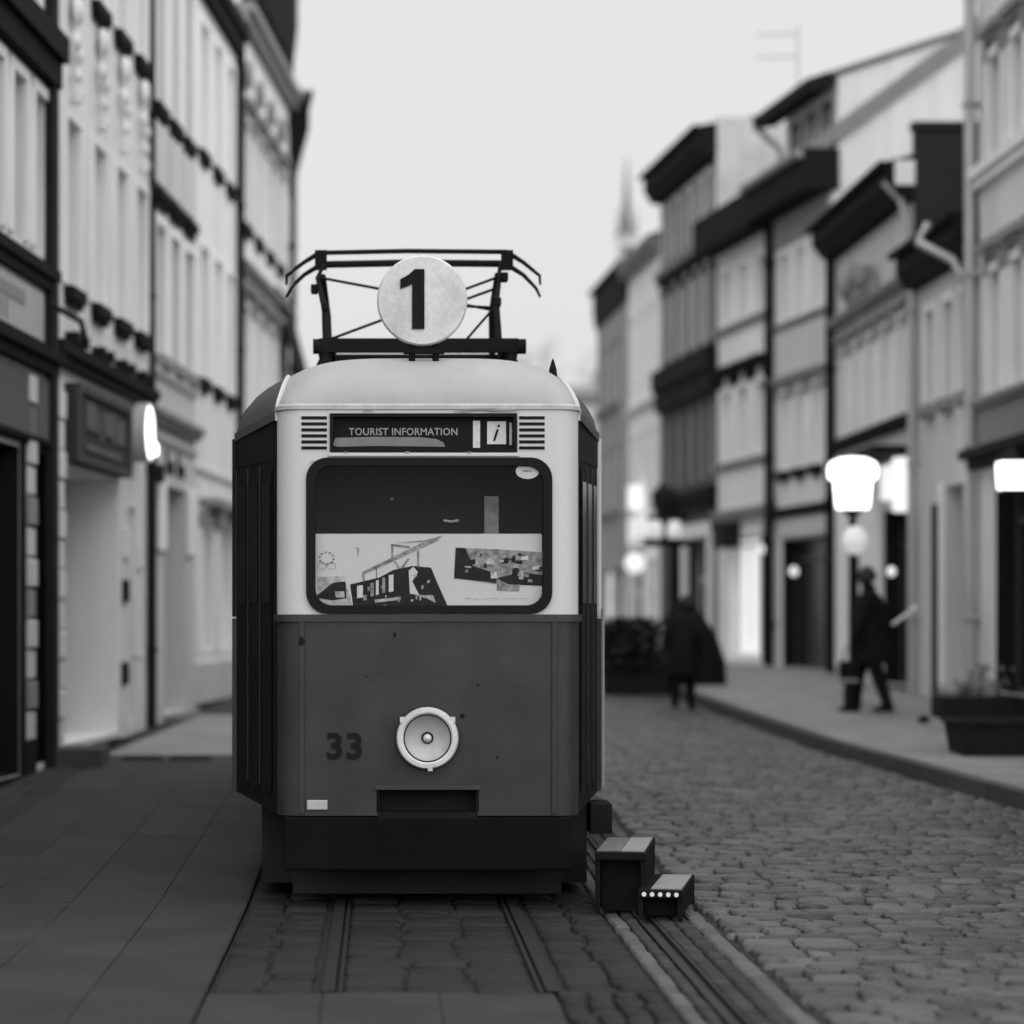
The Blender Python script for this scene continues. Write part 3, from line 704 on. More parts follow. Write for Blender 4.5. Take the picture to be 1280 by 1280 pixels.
def DP(Y): return (6.74-.081*(Y-51.1), Y)
r, S, W = house('dark brick tall house with a rough firewall and heavy black eave', DP(57.1), DP(51.15), .3, 11.1, plaster_dark,
    rows=[dict(z=(9.55, 10.75), Y=[56.4, 55.2, 54.0, 52.9, 51.9], w=.55, pane=pane_curtain, d=.12, frame=frame_white, surround=plaster_grey),
          dict(z=(7.35, 8.95), Y=[56.4, 55.2, 54.0, 52.9, 51.9], w=.6, pane=pane_curtain, d=.14, frame=frame_white, hood=(.16, trim_dark, .16), surround=plaster_grey),
          dict(z=(4.6, 6.2), Y=[56.4, 55.2, 54.0, 52.9, 51.9], w=.55, pane=pane_curtain, d=.14, frame=frame_white)],
    bands=[(6.3, 7.2, .22, trim_dark), (4.0, 4.4, .2, trim_dark), (9.2, 9.4, .16, trim_grey)],
    opens=[dict(Y=(55.9, 54.9), z=(.8, 3.1), type='door', rev=trim_dark, pane=pane_dark, frame=frame_dark, d=.3), dict(Y=(54.0, 51.9), z=(.8, 3.3), type='shop', pane=pane_dark, frame=plaster_mid, d=.3)])
eave(r, W, 10.95, 11.6, .38, .6, 3., roof_tile)
MB().box(W-.12, W+.03, -.002, 7, 8.9, 11.75).build('firewall', plaster_rough, r)
for a, b in ((51.9, 51.5), (54.5, 54.05)): MB().box(S(a), S(b), -.06, -.004, .5, 3.5).build('shop_pier', plaster_light, r)
MB().box(S(54.5), S(51.5), -.08, -.062, 3.4, 3.7).build('shop_lintel', plaster_light, r)

def EP(Y): return (6.25-.043*(Y-57.15), Y)
r, S, W = house('pale plain house with lit sign, between the dark house and a grey one', EP(62.2), EP(57.15), .3, 10.3, plaster_pale,
    rows=[dict(z=(7.3, 8.9), Y=[61.3, 59.7, 58.2], w=.7, pane=pane_curtain, d=.1, surround=plaster_pale), dict(z=(4.6, 6.1), Y=[61.3, 59.7, 58.2], w=.7, pane=pane_curtain, d=.1)],
    bands=[(6.6, 6.75, .12, plaster_mid), (9.95, 10.3, .3, trim_grey)],
    opens=[dict(Y=(61.8, 59.8), z=(.85, 3.), type='shop', pane=pane_dark, frame=frame_white, d=.2), dict(Y=(59.2, 57.6), z=(.85, 3.1), type='shop', pane=pane_curtain, frame=frame_white, d=.2)])
yz(MB(), [(-.3, 10.31), (3., 11.3), (6, 10.31)], 0, W).build('roof', roof_tile, r)
MB().box(S(60.2), S(59.7), -.3, -.01, 4.3, 4.85).build('lit_sign', sign_lit, r, bevel=.03)
MB().box(S(60.9), S(58.9), -.2, -.01, 3.5, 4.1).build('lit_fascia', emis('fascia_lit', .7, .22), r, bevel=.03)
def FP(Y): return (6.03-.03*(Y-62.25), Y)
r, S, W = house('narrow grey house with a dark cornice at the far street bend', FP(68.8), FP(62.25), .3, 9.6, mat('plaster_ash', .30, var=.1, streak=.15, scale=1.),  # darker grey plaster, used on this house alone
    rows=[dict(z=(7.2, 8.8), Y=[67.6, 66., 64.4], w=.8, pane=pane_dark, d=.12, sill=(.2, trim_grey)), dict(z=(4.5, 6.1), Y=[67.6, 66., 64.4], w=.8, pane=pane_dark, d=.12, sill=(.2, trim_grey))],
    opens=[dict(Y=(67.5, 65.5), z=(.85, 3.), type='shop', pane=shop_lit, frame=frame_white, d=.2), dict(Y=(64.8, 63), z=(.85, 3.), type='shop', pane=pane_curtain, frame=frame_white, d=.2)])
eave(r, W, 9.5, 10.5, .12, .5, 2.5, roof_tile)
r, S, W = house('light low building closing the street beyond the tram', (-9, 86), (9, 86), .5, 9.2, plaster_pale, rows=[dict(z=(5, 6.6), Y=[2+2.*k for k in range(8)], w=.9, pane=pane_curtain, d=.1), dict(z=(7.2, 8.5), Y=[2+2.*k for k in range(8)], w=.9, pane=pane_curtain, d=.1)],
    opens=[dict(Y=(14.8, 17.2), z=(.9, 3.), type='shop', pane=pane_curtain, frame=frame_white, d=.2)])
yz(MB(), [(-.4, 9.05), (-.4, 9.3), (3, 9.9), (6, 9.3), (6, 9.05)], 0, W).build('roof', roof_grey, r)

# far church tower with spire
r = empty('church_tower', (14.45, 150, 0), 'slender church tower with thin spire beyond the rooftops', 'church')
MB().box(-.5, .5, -.5, .5, 0, 24.3).build('wall', plaster_grey, r)
MB().box(-.58, .58, -.58, .58, 24.3, 24.6).build('parapet', trim_grey, r)
MB().lathe([(.36, 24.6), (.26, 25.6), (.18, 26.6), (.08, 28.2), (.02, 29.)], n=8).build('spire', mat('spire_stone', .16, var=.1), r)
for dx in (-.7, .7):
    MB().lathe([(.08, 24.6), (.09, 25), (.02, 25.9)], (dx*.7, -.5, 0), n=6).build('pinnacle', trim_grey, r)
MB().box(-.2, .2, -.52, -.503, 21.5, 23.6).build('belfry_louvre', trim_dark, r)

# roof antenna
r = MB().tube([(0, 0, 0), (0, 0, 1.6)], .018, 6)
for z, l in ((1.45, .75), (1.05, .75)):
    r.tube([(0, 0, z), (-l, .1, z)], .012, 5)
    for k in range(5): r.tube([(-l*k/5, .02*k, z-.12), (-l*k/5, .02*k, z+.12)], .006, 4)
tag(r.build('roof_antenna', zinc, None, (7.38, 45.2, 10.6)), 'thin television antenna above the dormer of the gabled house', 'antenna')

# bare tree tops beyond the closing building
def bare_tree(x, y, h, label):
    root = empty('bare_tree', (x, y, .7), label, 'tree', group='bare trees beyond the end of the street')
    MB().tube([(0, 0, 0), (.05, 0, h*.3), (0, .1, h*.55)], [.2, .15, .09], 7).build('trunk', bark, root, smooth=True)
    mb = MB()
    def br(p, d, l, rad, lev):
        q = p+d*l; mb.tube([p, p+d*l*.5+Vector((0, 0, .04*l)), q], [rad, rad*.8, rad*.55], 4, False)
        if lev:
            for k in range(4):
                dd = (d+Vector((random.uniform(-.7, .7), random.uniform(-.7, .7), random.uniform(-.2, .6)))).normalized(); br(p+d*l*random.uniform(.5, 1), dd, l*random.uniform(.55, .75), rad*.55, lev-1)
    for k in range(7):
        a = k*2.4; br(Vector((0, .05, h*(.28+.04*k))), Vector((math.cos(a)*.7, math.sin(a)*.7, .75)).normalized(), h*.24, .06, 4)
    mb.build('crown', bark, root, fix=False)
bare_tree(6.6, 95, 11.6, 'taller bare tree top showing just right of the tram roof')
bare_tree(8.2, 101, 10.6, 'shorter bare tree top beside the far grey house')

# ------------------------------------------------------------------ tram
TX, TY = .28, 14.9
tram = empty('tram', (TX, TY, 0), 'old two tone tram with number 1 disc parked facing the viewer', 'tram')
HW, YT, YE = .885, .95, 10.2
def ww(s_): return 1.065 if s_ > 0 else 1.17
front = []                                           # plan of the rounded front corner
def plan(side):
    pts = []
    for k in range(11):
        a = R(90*k/10); pts.append((side*(.735+.15*math.sin(a)), .15*(1-math.cos(a))))
    return pts
BELT, SK, EZ = 1.70, .54, 2.91
win = rrect(-.71, .722, 1.715, 2.625, .125); 
sgn = [(-.566, 2.663), (.512, 2.663), (.512, 2.875), (-.566, 2.875)]
hole_w = rrect(-.695, .707, 1.73, 2.61, .115)
up = holes_plate([(-.735, BELT+.012), (.735, BELT+.012), (.735, EZ), (-.735, EZ)], [hole_w, sgn])
for s_ in (-1, 1):
    p = plan(s_)
    for a, b in zip(p, p[1:]): up.quad((a[0], a[1], BELT+.012), (b[0], b[1], BELT+.012), (b[0], b[1], EZ), (a[0], a[1], EZ))
weld(up).build('upper_front', tram_cream, tram, smooth=True)
rec = [(-.294, SK), (-.294, .69), (.288, .69), (.288, SK)]
lo = holes_plate([(-.735, SK), (-.294, SK), (-.294, .69), (.288, .69), (.288, SK), (.735, SK), (.735, BELT), (-.735, BELT)], [])
for s_ in (-1, 1):
    p = plan(s_)
    for a, b in zip(p, p[1:]): lo.quad((a[0], a[1], SK), (b[0], b[1], SK), (b[0], b[1], BELT), (a[0], a[1], BELT))
weld(lo).build('lower_front', tram_red, tram, smooth=True)
MB().box(-.294, .288, .0, .10, .52, .56).box(-.294, .288, .085, .10, .56, .70).box(-.30, -.286, .0, .1, .56, .69).box(.28, .294, .0, .1, .56, .69).build('coupler_recess', iron_dark, tram)
MB().box(-.31, .305, -.018, -.002, .69, .715).build('recess_lip', tram_red_dark, tram, bevel=.004)
for x in (-.735, .735):
    MB().box(x-.016, x+.016, -.012, -.001, SK+.01, BELT-.03).build('cover_strip', tram_red, tram, bevel=.004)
mb = MB()
pl_ = plan(-1)[::-1]+plan(1)
for a, b in zip(pl_, pl_[1:]):
    for z0, z1, o1 in ((BELT-.03, BELT+.012, .022),):
        na = Vector((a[0]*1.0, a[1]-.5)); A = Vector((a[0], a[1]))+Vector((a[0], a[1]-.6)).normalized()*o1; B = Vector((b[0], b[1]))+Vector((b[0], b[1]-.6)).normalized()*o1
        mb.quad((A.x, A.y, z0), (B.x, B.y, z0), (B.x, B.y, z1), (A.x, A.y, z1)); mb.quad((A.x, A.y, z1), (B.x, B.y, z1), (b[0], b[1], z1), (a[0], a[1], z1)); mb.quad((a[0], a[1], z0), (b[0], b[1], z0), (B.x, B.y, z0), (A.x, A.y, z0))
mb.build('belt_rail', tram_red_dark, tram)
# windscreen
ring(win, rrect(-.655, .668, 1.765, 2.575, .095), -.022, .012).build('windscreen_gasket', rubber, tram, bevel=.004)
MB().prism(rrect(-.66, .673, 1.76, 2.58, .1), .004, .008).build('windscreen', clear_glass, tram)
MB().box(-.86, .86, .5, .52, 1.2, 2.9).build('cab_partition', interior_dark, tram)
MB().box(-.72, .72, .05, .5, 1.66, 1.68).build('dashboard', interior_dark, tram)
MB().box(.345, .43, .42, .44, 2.19, 2.42).build('cab_pale_slab', mat('cab_pale_slab', .30, var=.3, scale=20), tram)  # pale grey slab standing inside the cab
MB().tube([(.10, .4, 2.275), (.145, .4, 2.268), (.19, .4, 2.275)], .007, 6).build('painted_highlight', disc_white, tram)  # highlight inside the cab, painted as a small pale arc
MB().tube([(-.22, .4, 2.40), (-.2, .4, 2.405)], .006, 6).build('cab_knob', chrome, tram)
# printed poster behind the glass (flat print)
po = MB().prism(rrect(-.672, .664, 1.735, 2.182, .01), .030, .034).build('poster', print_paper, tram)
def pr(poly, m, k=0, name='print_patch'):
    P0, P1 = (-.694, 2.182), (1.368, -.447)          # poster box in metres, fractions from its upper left corner
    q = [(P0[0]+P1[0]*x, P0[1]+P1[1]*y) for x, y in poly]
    mb = MB(); mb.prism(q, .0285-.0008*k, .0297-.0008*k); return mb.build(name, m, po)
pr([(.19, 1), (.175, .66), (.30, .57), (.36, .47), (.44, .42), (.52, .44), (.55, .66), (.6, 1)], print_ink, 0, 'printed_tram')
for k, (a, b) in enumerate(((.205, .23), (.262, .276), (.285, .297), (.312, .325), (.34, .36))): pr([(a, .84-.02*k), (a, .68-.035*k), (b, .67-.035*k), (b, .83-.02*k)], (print_paper, print_grey)[k in (1, 3)], 1, 'printed_window')
pr([(.43, .78), (.425, .48), (.445, .43), (.465, .5), (.44, .62), (.47, .8)], print_paper, 1, 'printed_window')
pr([(.45, .8), (.53, .8), (.54, .9), (.5, .84)], print_mid, 1, 'printed_highlight'); pr([(.28, .86), (.39, .82), (.39, .86), (.28, .9)], print_mid, 1, 'printed_highlight')
pr([(.225, .50), (.50, .09), (.54, .06), (.55, .09), (.47, .2), (.235, .53)], print_grey, 1, 'printed_beam'); pr([(.37, .12), (.5, .08), (.57, .02), (.54, .1)], print_grey, 2, 'printed_beam')
for q in (((.225, .52), (.235, .5), (.24, .65), (.23, .65)), ((.35, .14), (.36, .14), (.36, .36), (.35, .36)), ((.35, .13), (.43, .16), (.43, .19), (.35, .16)), ((.46, .22), (.47, .22), (.47, .46), (.46, .46)), ((.285, .42), (.29, .42), (.29, .58), (.285, .58)), ((.36, .36), (.37, .36), (.39, .45), (.38, .46)), ((.42, .32), (.43, .33), (.40, .46), (.39, .45))): pr(list(q), print_grey, 0, 'printed_beam')
pr([(.625, .18), (.8, .2), (.995, .24), (.995, .68), (.80, .66), (.618, .58)], print_grey, 0, 'printed_panorama')
pr([(.625, .18), (.665, .185), (.70, .42), (.80, .52), (.80, .64), (.618, .58)], print_ink, 1, 'printed_panorama'); pr([(.8, .58), (.9, .5), (.995, .54), (.995, .68), (.85, .66)], print_ink, 1, 'printed_panorama')
random.seed(5)
for k in range(9):
    a, b = random.uniform(.7, .97), random.uniform(.26, .52); w_, h_ = random.uniform(.012, .03), random.uniform(.03, .09)
    pr([(a, b), (a+w_, b-.02), (a+w_*1.1, b+h_), (a-.004, b+h_)], (print_ink, print_mid, print_paper)[k % 3], 2, 'printed_detail')
pr([(.80, .66), (.90, .66), (.895, .75), (.80, .74)], print_grey, 2, 'printed_detail')
pr([(.035, .56), (.15, .55), (.19, 1), (.04, .97)], print_mid, 0, 'printed_card'); pr([(.035, .8), (.10, .64), (.155, .62), (.16, .84), (.10, .87), (.04, .84)], print_ink, 1, 'printed_car'); pr([(.11, .75), (.15, .75), (.152, .83), (.115, .83)], print_mid, 2, 'printed_window')
mb = MB()
for cx, cz, rr_ in ((.075, .32, .035), (.055, .42, .02), (.095, .42, .02)):
    for k in range(10):
        a, b = 2*math.pi*k/10, 2*math.pi*(k+.6)/10; P = lambda t, q: (-.694+1.368*(cx+rr_*q*math.cos(t)), 0, 2.182-.447*(cz+rr_*2.6*q*math.sin(t)))
        v = [P(a, 1), P(b, 1), P(b, .75), P(a, .75)]; mb.quad(*[(x, .0285, z) for x, _, z in v])
mb.build('printed_flourish', print_grey, po, fix=False)
pr([(.195, .17), (.215, .19), (.21, .28), (.205, .3), (.207, .22)], print_grey, 0, 'printed_mark')
for k in range(16):                                          # small printed details of the tram and the panorama
    a = .2+.34*random.random(); top = .66-.2*min(1, (a-.2)/.25); b = top+.05+random.random()*(.34)
    w_, h_ = random.uniform(.006, .02), random.uniform(.02, .07)
    if b < .95: pr([(a, b), (a+w_, b-.01), (a+w_, b+h_), (a, b+h_)], (print_grey, print_mid)[k % 2], 3, 'printed_detail')
for k in range(26):
    a, b = random.uniform(.655, .985), random.uniform(.24, .6)
    w_, h_ = random.uniform(.008, .03), random.uniform(.02, .07)
    pr([(a, b), (min(.995, a+w_), b+random.uniform(-.02, .02)), (min(.993, a+w_*.9), b+h_), (a-.004, b+h_*.8)], (print_ink, print_grey, print_mid, print_ink)[k % 4], 3, 'printed_detail')
for k in range(7): pr([(.66+.04*k, .84+random.uniform(-.02, .02)), (.69+.04*k, .84), (.69+.04*k, .85), (.66+.04*k, .853)], print_mid, 0, 'printed_line')
# oval sticker
st = MB().lathe([(.001, -.002), (1, -.002), (1, .002), (.001, .002)], (0, 0, 0), 'y', 24).build('oval_sticker', print_paper, tram, (.578, .0, 2.545)); st.scale = (.068, 1, .045)
MB().box(-.45, .4, -.0035, -.0022, -.1, .2).build('sticker_print', print_grey, st)
# destination sign
ds = MB().box(-.566, .512, .035, .05, 2.663, 2.875).build('destination_sign', rubber, tram)
ring([(-.572, 2.655), (.518, 2.655), (.518, 2.882), (-.572, 2.882)], [(-.552, 2.675), (.498, 2.675), (.498, 2.862), (-.552, 2.862)], -.012, .034).build('sign_frame', rubber, ds)
text('lettering', 'TOURIST INFORMATION', mat('lettering_grey', .32, var=.15), ds, (-.145, .033, 2.778), .633, .043, .0015, .012, 1.05)
MB().box(.262, .304, .030, .034, 2.683, 2.842).build('sign_bar', disc_white, ds, bevel=.004)
ic = MB().box(.345, .455, .030, .034, 2.705, 2.838).build('information_panel', disc_white, ds)
text('information_letter', 'i', rubber, ds, (.40, .0285, 2.772), .042, .095, .001, .004, shear=.35)
MB().box(.475, .49, .030, .034, 2.70, 2.83).build('sign_bar', print_mid, ds)
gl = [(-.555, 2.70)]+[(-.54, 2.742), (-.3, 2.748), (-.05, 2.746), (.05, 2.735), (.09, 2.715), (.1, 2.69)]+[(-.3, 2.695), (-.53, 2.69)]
MB().prism(gl, .0335, .0345).build('painted_glare', painted_glare_mat, ds)  # streak of glare painted across the sign as a flat grey shape
MB().box(-.58, .53, -.014, -.001, 2.632, 2.652).build('sill_strip', tram_cream, tram, bevel=.003)
# vents
for x0 in (-.737, .53):
    for k in range(6): 
        MB().box(x0, x0+.148, -.006, -.001, 2.672+k*.035, 2.690+k*.035).build('vent_slat', rubber, tram)
    MB().box(x0-.008, x0+.156, -.0015, .002, 2.66, 2.872).build('vent_plate', tram_cream, tram)
mb = MB()
for a, b in zip(pl_, pl_[1:]):
    A = Vector((a[0], a[1]))+Vector((a[0], a[1]-.6)).normalized()*.016; B = Vector((b[0], b[1]))+Vector((b[0], b[1]-.6)).normalized()*.016
    mb.quad((A.x, A.y, EZ-.004), (B.x, B.y, EZ-.004), (B.x, B.y, EZ+.018), (A.x, A.y, EZ+.018)); mb.quad((a[0], a[1], EZ-.004), (b[0], b[1], EZ-.004), (B.x, B.y, EZ-.004), (A.x, A.y, EZ-.004)); mb.quad((A.x, A.y, EZ+.018), (B.x, B.y, EZ+.018), (b[0], b[1], EZ+.03), (a[0], a[1], EZ+.03))
mb.build('drip_rail', mat('drip_rail', .45, var=.2, scale=9), tram)
# roof: domed front and long arched roof
def roof_pt(u, y):
    WW = ww(u)
    if y < .15: Wd = .735+.15*math.sqrt(max(0, 1-(1-y/.15)**2))
    elif y < YT: Wd = HW+(WW-HW)*(y-.15)/(YT-.15)
    elif y > YE-YT: Wd = HW+(WW-HW)*max(0, (YE-y))/YT
    else: Wd = WW
    ze = EZ-.08*min(1, max(0, (y-.1)/.8)); ye = min(y, YE-y)
    g = math.sqrt(max(0, 1-(1-min(ye, .5)/.5)**2)) if ye < .5 else 1
    H = (3.25-ze)*(1-abs(u)**4.5)**.62
    return Vector((Wd*u*(1-.02*g*(1-abs(u)**6)), y, ze+H*g))
ysr = [0, .004, .015, .035, .065, .1, .15, .2, .27, .35, .43, .5]; us = [-1+2*k/40 for k in range(41)]
us = sorted(set([-1, -.985, -.96]+us+[.96, .985, 1]))
def ub(y): return 1.0 if y < .15 else 1-.17*((y-.15)/.35)**.8
fo, ro = MB(), MB()
ysf = ysr+[.7, YT, 2, 4, 6, 8, YE-YT, YE-.5, YE-.35, YE-.2, YE-.1, YE-.04, YE]
for a, b in zip(ysf, ysf[1:]):
    for p, q in zip(us, us[1:]):
        if b <= .5001:
            lim_a, lim_b = ub(a), ub(b)
            cl = lambda v, L_: max(-L_, min(L_, v))
            P = [roof_pt(cl(p, lim_a), a), roof_pt(cl(q, lim_a), a), roof_pt(cl(q, lim_b), b), roof_pt(cl(p, lim_b), b)]
            if abs(cl(p, lim_b)-cl(q, lim_b)) > 1e-5 or abs(cl(p, lim_a)-cl(q, lim_a)) > 1e-5: fo.quad(*P)
            s1 = lambda v, L_: v if abs(v) >= L_ else math.copysign(L_, v)
            if max(abs(p), abs(q)) > min(lim_a, lim_b) and p*q >= 0:
                ro.quad(roof_pt(s1(p, lim_a), a), roof_pt(s1(q, lim_a), a), roof_pt(s1(q, lim_b), b), roof_pt(s1(p, lim_b), b))
        else: ro.quad(roof_pt(p, a), roof_pt(q, a), roof_pt(q, b), roof_pt(p, b))
weld(fo).build('front_dome', mat('dome_paint', .37, rough=.6, var=.06, streak=.06, scale=4, spec=.25), tram, smooth=True)
weld(ro).build('roof', tram_roof, tram, smooth=True)
for s_ in (-1, 1):
    WW = ww(s_)
    pts = [(s_*.885, .14, EZ-.06)]+[roof_pt(s_*ub(y), y)+Vector((s_*.004, -.006, .004)) for y in (.15, .18, .22, .27, .33, .4, .46, .5)]
    MB().tube(pts, .014, 6).build('dome_moulding', tram_cream, tram, smooth=True)
    mb = MB()
    for a, b in ((( .897, .13), (WW+.012, YT)), ((WW+.012, YT), (WW+.012, YE-YT))):
        za, zb = (EZ-.005, 2.835) if a[1] < .5 else (2.835, 2.835)
        mb.quad((s_*a[0], a[1], za), (s_*b[0], b[1], zb), (s_*b[0], b[1], zb-.05), (s_*a[0], a[1], za-.05))
        mb.quad((s_*a[0], a[1], za), (s_*b[0], b[1], zb), (s_*(b[0]-.06), b[1], zb), (s_*(a[0]-.06), a[1], za)); mb.quad((s_*a[0], a[1], za-.05), (s_*b[0], b[1], zb-.05), (s_*(b[0]-.06), b[1], zb-.05), (s_*(a[0]-.06), a[1], za-.05))
    mb.build('roof_gutter', tram_roof, tram)
    # tapered platform side with folding door
    A, B = Vector((s_*.885, .15, 0)), Vector((s_*WW, YT, 0)); D = B-A
    def q3(t0, t1, z0, z1, off=0.):
        n = Vector((s_*D.y, -s_*D.x, 0)).normalized()*off
        p0, p1 = A+D*t0+n, A+D*t1+n
        return [(p0.x, p0.y, z0), (p1.x, p1.y, z0), (p1.x, p1.y, z1), (p0.x, p0.y, z1)]
    zb_ = .50
    base = MB().quad((A.x, A.y, SK), (B.x, B.y, .62), (B.x, B.y, 2.83), (A.x, A.y, EZ))
    base.build('platform_side', tram_door, tram)
    MB().quad(*q3(.0, 1., 2.62, 2.80, .004)).build('side_letterboard', tram_door, tram)
    for k in range(3):
        t0, t1 = .1+k*.29, .1+k*.29+.25
        lf = MB().quad(*q3(t0, t1, .66, 2.58, .008)).build('door_leaf', tram_door, tram)
        MB().quad(*q3(t0+.03, t1-.03, 1.78, 2.5, .012)).build('pane', pane_dark, lf)
        MB().quad(*q3(t1+.008, t1+.028, .7, 2.6, .012)).build('door_strip', mat('door_strip_grey', .07, rough=.4), lf)
    # straight side
    wl_ = [rrect(YT+.35+k*1.32, YT+1.42+k*1.32, 1.82, 2.55, .08, 3) for k in range(6)]
    side = holes_plate([(YT, BELT), (YE-YT, BELT), (YE-YT, 2.84), (YT, 2.84)], wl_)
    side.v = [(s_*WW, x, z) for x, _, z in side.v]; side.build('upper_side', tram_cream, tram)
    MB().quad((s_*WW, YT, .62), (s_*WW, YE-YT, .62), (s_*WW, YE-YT, BELT), (s_*WW, YT, BELT)).build('lower_side', tram_red, tram)
    for k in range(6):
        a = YT+.33+k*1.32; MB().quad((s_*(WW-.02), a, 1.8), (s_*(WW-.02), a+1.11, 1.8), (s_*(WW-.02), a+1.11, 2.57), (s_*(WW-.02), a, 2.57)).build('side_window', pane_dark, tram)
    MB().quad((s_*WW, YE-YT, .6), (s_*HW, YE, .6), (s_*HW, YE, 2.88), (s_*WW, YE-YT, 2.83)).build('rear_platform_side', tram_door, tram)
    # handrail post at the door edge
    if s_ > 0: MB().tube([(s_*(WW+.03), YT-.05, .66), (s_*(WW+.03), YT-.05, 1.75)], .011, 8).build('handrail', trim_grey if s_ > 0 else iron_dark, tram, smooth=True)
    MB().box(s_*(WW+.01)-.016, s_*(WW+.01)+.016, YT, YT+.12, 1.7, 2.8).build('corner_post', plaster_grey if s_ > 0 else tram_door, tram, bevel=.005)
    MB().box(s_*(WW+.01)-.016, s_*(WW+.01)+.016, YT, YT+.12, .62, 1.69).build('corner_post', tram_red, tram, bevel=.005)
MB().quad((-HW, YE, .55), (HW, YE, .55), (HW, YE, 2.9), (-HW, YE, 2.9)).build('rear_wall', tram_red, tram)
# underframe
MB().box(-.80, .80, .06, YE-.1, .34, .56).build('underframe', mat('underframe_grime', .022, var=.3, rough=.9, spec=.1), tram)
MB().box(-.84, .84, .0, .06, .22, .535).build('bumper_beam', mat('beam_black', .006, rough=.9, var=.3, spec=.08), tram, bevel=.015)
MB().box(-.80, .80, .35, .40, .05, .29).build('lifeguard', mat('underframe_grime', .05, var=.3, rough=.9, spec=.1), tram)
for yy in (3.3, 6.4):
    MB().tube([(-.6, yy, .34), (.6, yy, .34)], .05, 8).build('axle', iron_dark, tram)
    for s_ in (-1, 1):
        MB().lathe([(.33, -.05), (.36, -.05), (.36, -.02), (.33, 0), (.33, .05), (.12, .06), (.10, .0)], (s_*.50, yy, .335), 'x', 24).build('wheel', iron_dark, tram)
MB().box(-1.0, .98, .7, YE-1.2, .08, .56).build('running_gear', mat('underframe_grime', .05, var=.3, rough=.9, spec=.1), tram)
# headlight
hl = MB().lathe([(.17, .0), (.19, -.02), (.185, -.06), (.172, -.075)], (-.005, 0, .995), 'y', 36, caps=False).build('headlight', tram_red_dark, tram, smooth=True)
MB().lathe([(.140, -.066), (.176, -.066), (.180, -.078), (.172, -.094), (.150, -.096), (.140, -.088)], (-.005, 0, .995), 'y', 40, caps=False).build('rim', disc_white, hl, smooth=True)
MB().lathe([(.141, -.07), (.141, -.085), (.133, -.085), (.133, -.07)], (-.005, 0, .995), 'y', 40, caps=False).build('rim_seal', rubber, hl, smooth=True)
MB().lathe([(.132, -.078), (.125, -.070), (.10, -.052), (.06, -.040), (.04, -.036), (.005, -.034)], (-.005, 0, .995), 'y', 40, caps=False).build('reflector', reflector, hl, smooth=True)
MB().lathe([(.036, -.034), (.034, -.046), (.028, -.05)], (-.005, 0, .995), 'y', 20, caps=False).build('bulb_holder', rubber, hl, smooth=True)
MB().lathe([(.02, -.05), (.022, -.062), (.012, -.078), (.002, -.082)], (-.005, 0, .995), 'y', 16).build('bulb', disc_white, hl, smooth=True)
for a in (145, 35, 275):
    MB().box(-.014, .014, -.092, -.08, -.012, .022).build('clip', chrome, hl, (-.005+.178*math.cos(R(a)), 0, .995+.178*math.sin(R(a))))
# fleet number, reflector plate, chips in the paint
text('fleet_number', '33', rubber, tram, (-.487, -.0035, .945), .205, .16, .002, .035, 1.1)
MB().box(-.705, -.585, -.012, -.002, .575, .632).build('reflector_plate', mat('plate_grey', .40, var=.12, scale=12), tram, bevel=.005)
for x, z, q in ((-.195, 1.59, .014), (-.735, 1.555, .022), (.2, 1.12, .018), (.29, 1.30, .007), (.40, .88, .008), (-.36, 1.35, .006)):
    mb = MB(); pts = [(x+q*random.uniform(.6, 1.1)*math.cos(k*.9), z+q*random.uniform(.7, 1.5)*math.sin(k*.9)) for k in range(7)]
    mb.prism(pts, -.0135 if x == -.735 else -.002, -.0125 if x == -.735 else -.001); mb.build('paint_chip', iron_dark, tram)
for x, z, w_, h_ in ((.30, 2.905, .11, .006), (.44, 2.900, .09, .007), (.20, 2.893, .05, .004), (-.35, 2.897, .03, .005), (-.48, 2.653, .012, .006), (-.12, 2.654, .014, .007), (.24, 2.653, .012, .006), (-.64, 2.60, .05, .004)):
    mb = MB(); mb.prism([(x-w_*random.uniform(.8, 1.1), z-h_), (x+w_*random.uniform(.6, 1.), z-h_*.8), (x+w_, z+h_*random.uniform(.2, 1)), (x-w_*.3, z+h_), (x-w_, z+h_*.3)], -.0175 if z > 2.89 else -.0155, -.0165 if z > 2.89 else -.0145); mb.build('paint_chip', trim_grey, tram)
# route disc
rd = MB().lathe([(.20, .05), (.262, .045), (.268, .03), (.268, .0), (.258, -.012), (.001, -.016)], (-.03, .27, 3.573), 'y', 48).build('route_disc', disc_white, tram, smooth=True)
one = [(-.045, -.175), (.028, -.175), (.028, .178), (-.03, .178), (-.065, .145), (-.115, .118), (-.115, .062), (-.062, .082), (-.045, .094)]
MB().prism([(x-.045, z+3.578) for x, z in one], .245, .254).build('numeral', rubber, rd)
mb = MB().tube([(-.09, .3, 3.2), (-.09, .3, 3.35)], .02, 6).tube([(.05, .3, 3.2), (.05, .3, 3.35)], .02, 6).box(-.14, .1, .27, .33, 3.26, 3.29); mb.build('disc_bracket', iron_dark, rd)
